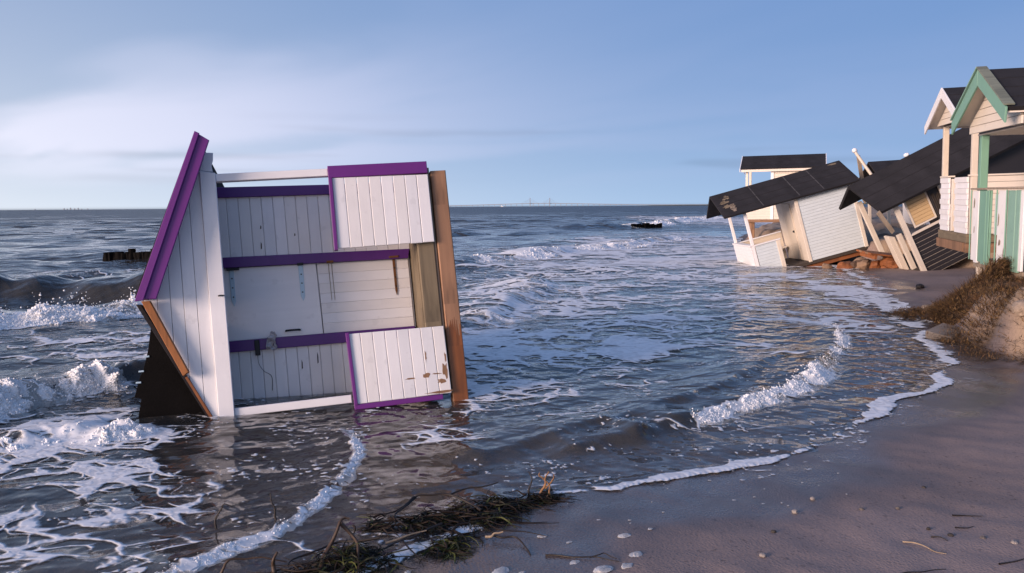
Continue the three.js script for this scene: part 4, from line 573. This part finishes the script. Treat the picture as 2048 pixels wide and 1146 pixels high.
// ---------------------------------------------------------------- far off: bridge, low land, ship, groynes
{
  const far = 12000, conc = std(0.26, 0.28, 0.32, 0.9), br = thing('bridge', 'long cable-stayed bridge with two pairs of tall pylons on the horizon', 'bridge');
  const X = (px) => (px - 1024) / 1593 * far + 100, deckY = (px) => 6 + 34 * Math.exp(-Math.pow((px - 1068) / 150, 2));
  const pts = []; for (let p = 780; p <= 1420; p += 20) pts.push([X(p), deckY(p)]);
  part(br, 'deck', slab([...pts.map(([x, y]) => [x, y + 9]), ...pts.slice().reverse()], -far - 12, 24, 0), conc);
  for (let p = 790; p < 1420; p += 11) { if (Math.abs(p - 1048) < 6 || Math.abs(p - 1087) < 6) continue; part(br, 'pier', bar(X(p) - 3, X(p) + 3, -6, deckY(p) - 0.2, -far - 9, -far + 9, 'y', 0), conc); }
  for (const p of [1048, 1087]) { for (const z of [-22, 22]) part(br, 'pylon', slab([[X(p) - 6, -6], [X(p) + 6, -6], [X(p) + 3.5, 128], [X(p) - 3.5, 128]], -far + z - 4, 8, 0), conc); for (const s of [-1, 1]) for (let i = 1; i < 8; i++) part(br, 'stay_cable', tube([[X(p), 30 + i * 12.5, -far + 16], [X(p) + s * i * 19, deckY(p) + 9, -far + 13]], 0.5, 0.5, 4, 1), conc); }
  const land = (name, label, x0, x1, z, h, seed, m) => { const a = [[x0, -6]]; const n = 60; const t = []; for (let i = 0; i <= n; i++) { const u = i / n; t.push([mix(x0, x1, u), 0.3 + h * Math.pow(Math.sin(Math.PI * clamp(u * 0.96 + 0.02)), 0.5) * (0.75 + 0.5 * Math.abs(noise(u * 40, seed)))]); } a.push([x1, -6]); const o = part(scene, name, slab([...t.slice().reverse(), ...a], z - 300, 300, 0), m); mark(o, label, 'land', null, 'structure'); };
  land('headland', 'low wooded spit of land on the horizon', 700, 2600, -4200, 6, 3, std(0.05, 0.065, 0.06, 0.95));
  const ship = thing('ship', 'tiny white ship on the horizon before the bridge', 'ship'); ship.position.set(-105, 0, -9000); part(ship, 'hull', slab([[-14, 0], [12, 0], [16, 7], [-15, 7]], -5, 10, 0), M.white); part(ship, 'deckhouse', bar(-11, -3, 7.2, 17, -4, 4, 'y', 0), M.white);
  const dots = [[118, 22], [124, 14], [131, 30], [139, 18], [146, 26], [153, 12], [165, 16], [60, 14]];
  dots.forEach(([p, h], i) => { const t = thing('far_tower', 'tiny grey tower on the far shore across the open sea', 'tower', 'towers on the far shore'); t.position.set((p - 1024) / 1593 * 13000 + 130, 0, -13000); part(t, 'shaft', bar(-5 - 4 * h2(i, 1), 5, -6, h, -6, 6, 'y', 0), conc); part(t, 'cap', bar(-3, 3, h + 0.1, h + 6, -3, 3, 'y', 0), conc); });
  const groyne = (label, x0, z0, x1, z1, n, h, seed) => { const g = thing('groyne', label, 'groyne'), r = rng(seed); for (let i = 0; i < n; i++) { const t = i / (n - 1), a = 0.13 + 0.06 * r(); const k = new THREE.CylinderGeometry(a * (0.8 + 0.2 * r()), a, h + 0.9 + 0.12 * r(), 9, 4), p = k.attributes.position; for (let j = 0; j < p.count; j++) { const f = 1 + 0.45 * noise(p.getX(j) * 14 + i * 7, p.getY(j) * 9 + p.getZ(j) * 14); p.setX(j, p.getX(j) * f); p.setZ(j, p.getZ(j) * f); } k.computeVertexNormals(); k.translate(mix(x0, x1, t) + 0.05 * (r() - 0.5), h / 2 - 0.4 - 0.16 * r(), mix(z0, z1, t)); part(g, 'stake', k, M.feltBare); } };
  groyne('black row of old stakes standing in the sea behind the purple hut', -14.5, -28.6, -9.5, -28.4, 34, 0.40, 3);
  groyne('short row of dark stakes hit by spray in the far surf', 10.3, -67.5, 12.9, -69.0, 11, 0.36, 4);
}

// ---------------------------------------------------------------- seaweed, twigs, foam flecks and stones on the sand
{
  const top = (x, z) => Math.max(sandAt(x, z), 0.002);
  const wo = { specularIntensity: 0.5 }, weeds = [std(0.010, 0.0095, 0.006, 0.6, wo), std(0.020, 0.022, 0.009, 0.6, wo), std(0.065, 0.075, 0.02, 0.6, wo), std(0.020, 0.012, 0.008, 0.6, wo)];
  const pile = (label, line, n, seed, hgt, spread, greens, len = 0.26, roots = 0) => {
    const g = thing('seaweed_heap', label, 'seaweed'), r = rng(seed), sets = weeds.map(() => []), L = new THREE.CatmullRomCurve3(line.map((p) => new THREE.Vector3(p[0], p[2] || 1, p[1]))), clumps = [];
    for (let i = 0; i < Math.max(5, n / 60); i++) { const c = L.getPoint(r()), a = r() * 6.283, d = r() * spread * c.y * 0.9; clumps.push([c.x + Math.cos(a) * d, c.z + Math.sin(a) * d * 0.8, (0.25 + r()) * c.y, r() * 6.283, r()]); }
    for (let i = 0; i < n; i++) {
      const c = clumps[Math.floor(r() * clumps.length)], d = (r() + r()) / 2, a = r() * 6.283, R = spread * 0.42 * c[2], x = c[0] + Math.cos(a) * d * R, z = c[1] + Math.sin(a) * d * R, lift = hgt * c[2] * (1 - d) * r();
      const y = top(x, z) + 0.004 + lift, l = len * (0.25 + 0.9 * r()), bend = (r() - 0.5) * 7, w = 0.002 + 0.006 * r() * r(), P = sets[r() < greens * c[4] * 2 ? 2 : Math.floor(r() * 4) === 1 ? 1 : r() < 0.5 ? 0 : 3], seg = 7, hump = hgt * 0.5 * c[2] * r(); let px = x, pz = z, an = c[3] + (r() - 0.5) * 2.6, prev = null, roll = r() * 3;
      for (let k = 0; k <= seg; k++) { const t = k / seg, yy = Math.max(top(px, pz) + 0.003, y + hump * Math.sin(t * 3.1) - t * t * lift), ww = w * (1 - 0.6 * t), cr = Math.cos(roll + t * 2), sr = Math.sin(roll + t * 2), A = [px - Math.sin(an) * ww * cr, yy + ww * sr, pz + Math.cos(an) * ww * cr], B = [px + Math.sin(an) * ww * cr, yy - ww * sr, pz - Math.cos(an) * ww * cr]; if (prev) P.push(...prev[0], ...prev[1], ...A, ...prev[1], ...B, ...A); prev = [A, B]; px += Math.cos(an) * l / seg; pz += Math.sin(an) * l / seg; an += bend / seg + (r() - 0.5) * 0.9; }
    }
    sets.forEach((P, i) => { if (!P.length) return; const b = new THREE.BufferGeometry(); b.setAttribute('position', new THREE.Float32BufferAttribute(P, 3)); b.computeVertexNormals(); const m = part(g, ['black_strands', 'olive_strands', 'green_strands', 'brown_strands'][i], b, weeds[i]); m.userData.kind = 'stuff'; });
    const tw = []; for (let i = 0; i < roots; i++) { const c = L.getPoint(r()), a = r() * 6.283, s = spread * (0.4 + 1.1 * r()) * c.y, p = []; let x = c.x + (r() - 0.5) * spread, z = c.z + (r() - 0.5) * spread, an = a; for (let k = 0; k < 5; k++) { p.push([x, top(x, z) + 0.006 + hgt * (0.9 - 0.2 * k) * r(), z]); x += Math.cos(an) * s * 0.4; z += Math.sin(an) * s * 0.3; an += (r() - 0.5) * 1.6; } tw.push(tube(p, 0.003 + 0.005 * r(), 0.002, 5, 12)); }
    if (tw.length) { const m = part(g, 'rootlets', mergeGeometries(tw), weeds[3]); m.userData.kind = 'stuff'; }
    return g;
  };
  pile('long dark heap of seaweed and rootlets washed up along the waterline', [[0.20, -5.02, 0.45], [0.05, -4.93, 0.7], [-0.12, -4.80, 1.0], [-0.26, -4.70, 1.25], [-0.42, -4.60, 1.2], [-0.62, -4.60, 0.7], [-0.85, -4.55, 0.4]], 1500, 61, 0.055, 0.21, 0.10, 0.22, 90);
  pile('bright green tuft of sea grass lying before the dark seaweed heap', [[-0.28, -4.38, 0.8], [-0.40, -4.30, 1.1], [-0.52, -4.20, 0.9]], 400, 62, 0.05, 0.13, 0.5, 0.2, 6);
  pile('dark tangle of weed round upright root stubs', [[-0.80, -4.15, 1], [-0.92, -4.05, 1.1], [-1.02, -3.92, 1]], 560, 63, 0.09, 0.16, 0.2, 0.22, 30);
  const twigM = [timber(0.022, 0.014, 0.010, 0.6), timber(0.07, 0.038, 0.02, 0.6), timber(0.30, 0.15, 0.06, 0.6), timber(0.36, 0.27, 0.18, 0.7)];
  const twig = (label, m, r, paths, group) => { const g = thing('driftwood_twig', label, 'twig', group); paths.forEach((p, i) => { const q = p.map(([x, h, z]) => [x, top(x, z) + 0.005 + h, z]), k = []; q.forEach((v, j) => { k.push(v); if (j + 1 < q.length) { const b = q[j + 1]; k.push([(v[0] + b[0]) / 2 + 0.02 * noise(v[0] * 31, j), (v[1] + b[1]) / 2 + 0.006 * noise(j, v[2] * 31), (v[2] + b[2]) / 2 + 0.02 * noise(v[2] * 31, j + 9)]); } }); part(g, i ? 'side_branch' : 'stem', tube(k, r * (i ? 0.7 : 1), r * 0.4, 6, 16), twigM[m]); }); return g; };
  twig('orange brown forked root standing up at the end of the seaweed heap', 2, 0.010, [[[0.17, 0.0, -5.06], [0.21, 0.07, -5.07], [0.235, 0.16, -5.08]], [[0.21, 0.05, -5.07], [0.25, 0.10, -5.06], [0.262, 0.15, -5.05]], [[0.20, 0.06, -5.07], [0.19, 0.12, -5.08], [0.175, 0.15, -5.09]], [[0.24, 0.0, -5.04], [0.238, 0.07, -5.06], [0.215, 0.1, -5.07]]]);
  twig('dark twig sticking up beside the orange root', 0, 0.007, [[[0.10, 0.0, -5.08], [0.115, 0.07, -5.1], [0.10, 0.15, -5.12]]]);
  twig('long arched black branch reaching out of the seaweed heap over the water', 0, 0.010, [[[-0.20, 0.03, -4.75], [-0.42, 0.07, -4.92], [-0.62, 0.07, -4.90], [-0.75, 0.03, -4.72], [-0.95, 0.02, -4.72]], [[-0.42, 0.06, -4.92], [-0.30, 0.08, -5.0], [-0.1, 0.1, -5.05]], [[-0.62, 0.06, -4.90], [-0.72, 0.04, -4.65], [-0.62, 0.03, -4.5]]]);
  twig('thin dark branch reaching from the heap down toward the green tuft', 0, 0.008, [[[-0.42, 0.05, -4.50], [-0.55, 0.04, -4.36], [-0.72, 0.02, -4.22], [-0.80, 0.01, -4.08]], [[-0.62, 0.03, -4.3], [-0.55, 0.02, -4.18], [-0.46, 0.005, -4.08]]]);
  twig('black branch looping round the upright root stubs', 0, 0.009, [[[-0.75, 0.06, -4.28], [-0.98, 0.03, -4.30], [-1.16, 0.01, -4.16], [-1.2, 0.01, -4.05]], [[-0.80, 0.02, -4.10], [-0.68, 0.02, -4.02], [-0.62, 0.0, -3.9]]]);
  twig('thick upright brown root stub in the tangle of weed', 1, 0.016, [[[-1.0, 0.0, -3.95], [-0.97, 0.12, -4.08], [-0.93, 0.22, -4.14], [-0.89, 0.22, -4.16]], [[-0.93, 0.2, -4.14], [-0.84, 0.10, -4.12], [-0.82, 0.02, -4.05]]]);
  twig('short brown stub at the edge of the wash', 1, 0.016, [[[-1.24, -0.02, -3.93], [-1.24, 0.06, -3.94], [-1.22, 0.13, -3.95]]]);
  twig('bent brown twig arching over the wet sand at the edge of the wash', 1, 0.008, [[[-1.52, 0.0, -3.94], [-1.48, 0.08, -3.97], [-1.32, 0.07, -4.02], [-1.2, 0.03, -4.05]]]);
  twig('thin stick standing in the shallow water', 0, 0.008, [[[-1.42, -0.02, -4.66], [-1.45, 0.08, -4.68], [-1.48, 0.17, -4.70]]]);
  twig('hooked dark stick in the shallow water', 0, 0.007, [[[-1.78, -0.02, -4.60], [-1.76, 0.09, -4.62], [-1.74, 0.13, -4.62], [-1.68, 0.11, -4.62]]]);
  twig('long dark twig lying on the sand beside the green tuft', 0, 0.007, [[[-0.12, 0.02, -4.38], [0.0, 0.015, -4.36], [0.06, 0.005, -4.24], [0.09, 0.0, -4.13]]]);
  twig('bare dark twig lying alone on the open sand', 0, 0.006, [[[0.17, 0, -4.12], [0.30, 0.003, -4.07], [0.44, 0.004, -4.05], [0.55, 0.0, -3.99]], [[0.40, 0.003, -4.05], [0.48, 0.012, -4.08], [0.54, 0.003, -4.02]]]);
  twig('pale straw twig on the dry sand', 3, 0.005, [[[2.12, 0, -4.18], [2.2, 0.004, -4.1], [2.26, 0.002, -4.0]]]);
  [[[2.59, -4.54], [2.75, -4.51]], [[2.50, -4.35], [2.61, -4.36]], [[1.87, -3.74], [2.02, -3.79], [2.16, -3.82]], [[2.45, -3.86], [2.65, -3.93]], [[2.3, -4.23], [2.36, -4.17]]].forEach((p) => twig('small dark twig scattered on the dry sand', 0, 0.005, [p.map(([x, z]) => [x, 0.002, z])], 'twigs scattered on the dry sand'));
  // pale bark strips caught in the weed
  for (const [a, b] of [[[-0.72, -4.30], [-0.50, -4.40]], [[-0.16, -4.36], [-0.06, -4.35]]]) twig('pale peeled twig caught in the weed', 3, 0.009, [[[a[0], 0.02, a[1]], [(a[0] + b[0]) / 2, 0.04, (a[1] + b[1]) / 2], [b[0], 0.05, b[1]]]], 'pale twigs in the weed');
  // flecks of foam left behind on the sand
  const fm = std(0.72, 0.71, 0.70, 0.8, { map: T.felt, bumpMap: T.felt, bumpScale: 0.006 }), rf = rng(71);
  const fleck = (x, z, r) => { const m = part(scene, 'foam_fleck', ball(r, 90 + Math.floor(x * 50), 0.22, 0.55, 3), fm); m.scale.set(1.25, 1, 0.8); m.position.set(x, top(x, z) + r * 0.06, z); m.rotation.y = rf() * 1.2; return m; };
  [[-0.07, -3.93, 0.048], [0.46, -3.9, 0.045], [0.65, -4.08, 0.034], [0.32, -4.01, 0.026], [0.58, -3.94, 0.03], [0.63, -4.35, 0.03], [0.16, -4.39, 0.024], [0.31, -4.29, 0.014], [0.51, -4.61, 0.013], [0.79, -4.45, 0.013], [0.5, -4.77, 0.012], [0.04, -3.91, 0.016], [1.41, -4.93, 0.014], [1.57, -4.85, 0.012], [-0.55, -3.98, 0.02], [-0.36, -4.02, 0.012]].forEach(([x, z, r]) => mark(fleck(x, z, r), 'small dome of white foam bubbles left on the wet sand', 'foam', 'foam flecks on the wet sand'));
  for (let i = 0; i < 34; i++) { const x = -0.2 + rf() * 2.6, z = -4.2 - rf() * 1.1 - x * 0.32; if (shoreAt(x, z) < 0.05) continue; mark(fleck(x, z, 0.004 + 0.006 * rf()), 'small dome of white foam bubbles left on the wet sand', 'foam', 'foam flecks on the wet sand'); }
  const pm = [std(0.10, 0.085, 0.075, 0.7), std(0.035, 0.028, 0.022, 0.7), std(0.24, 0.21, 0.19, 0.7)];
  [[2.12, -4.69], [2.69, -5.06], [1.71, -4.68], [2.34, -4.69], [1.48, -4.37], [1.31, -4.03], [2.57, -4.2], [2.42, -4.25], [2.69, -4.12], [4.24, -9.25], [2.35, -4.35], [1.9, -4.9]].forEach(([x, z], i) => { const m = part(scene, 'pebble', ball(0.011 + 0.008 * h2(i, 3), i + 200, 0.7, 0.4), pm[i % 3]); m.position.set(x, top(x, z) + 0.005, z); mark(m, ['small grey brown pebble on the dry sand', 'small black pebble on the dry sand', 'small pale pebble on the dry sand'][i % 3], 'pebble', ['grey brown', 'black', 'pale'][i % 3] + ' pebbles scattered on the sand'); });
  const cl = part(scene, 'sand_clod', ball(0.11, 300, 0.5, 0.5), twigM[0]); cl.position.set(9.07, top(9.07, -17.6) + 0.03, -17.6); mark(cl, 'dark lump of driftwood on the sand before the collapsed black hut', 'clod');
}

renderer.render(scene, camera);
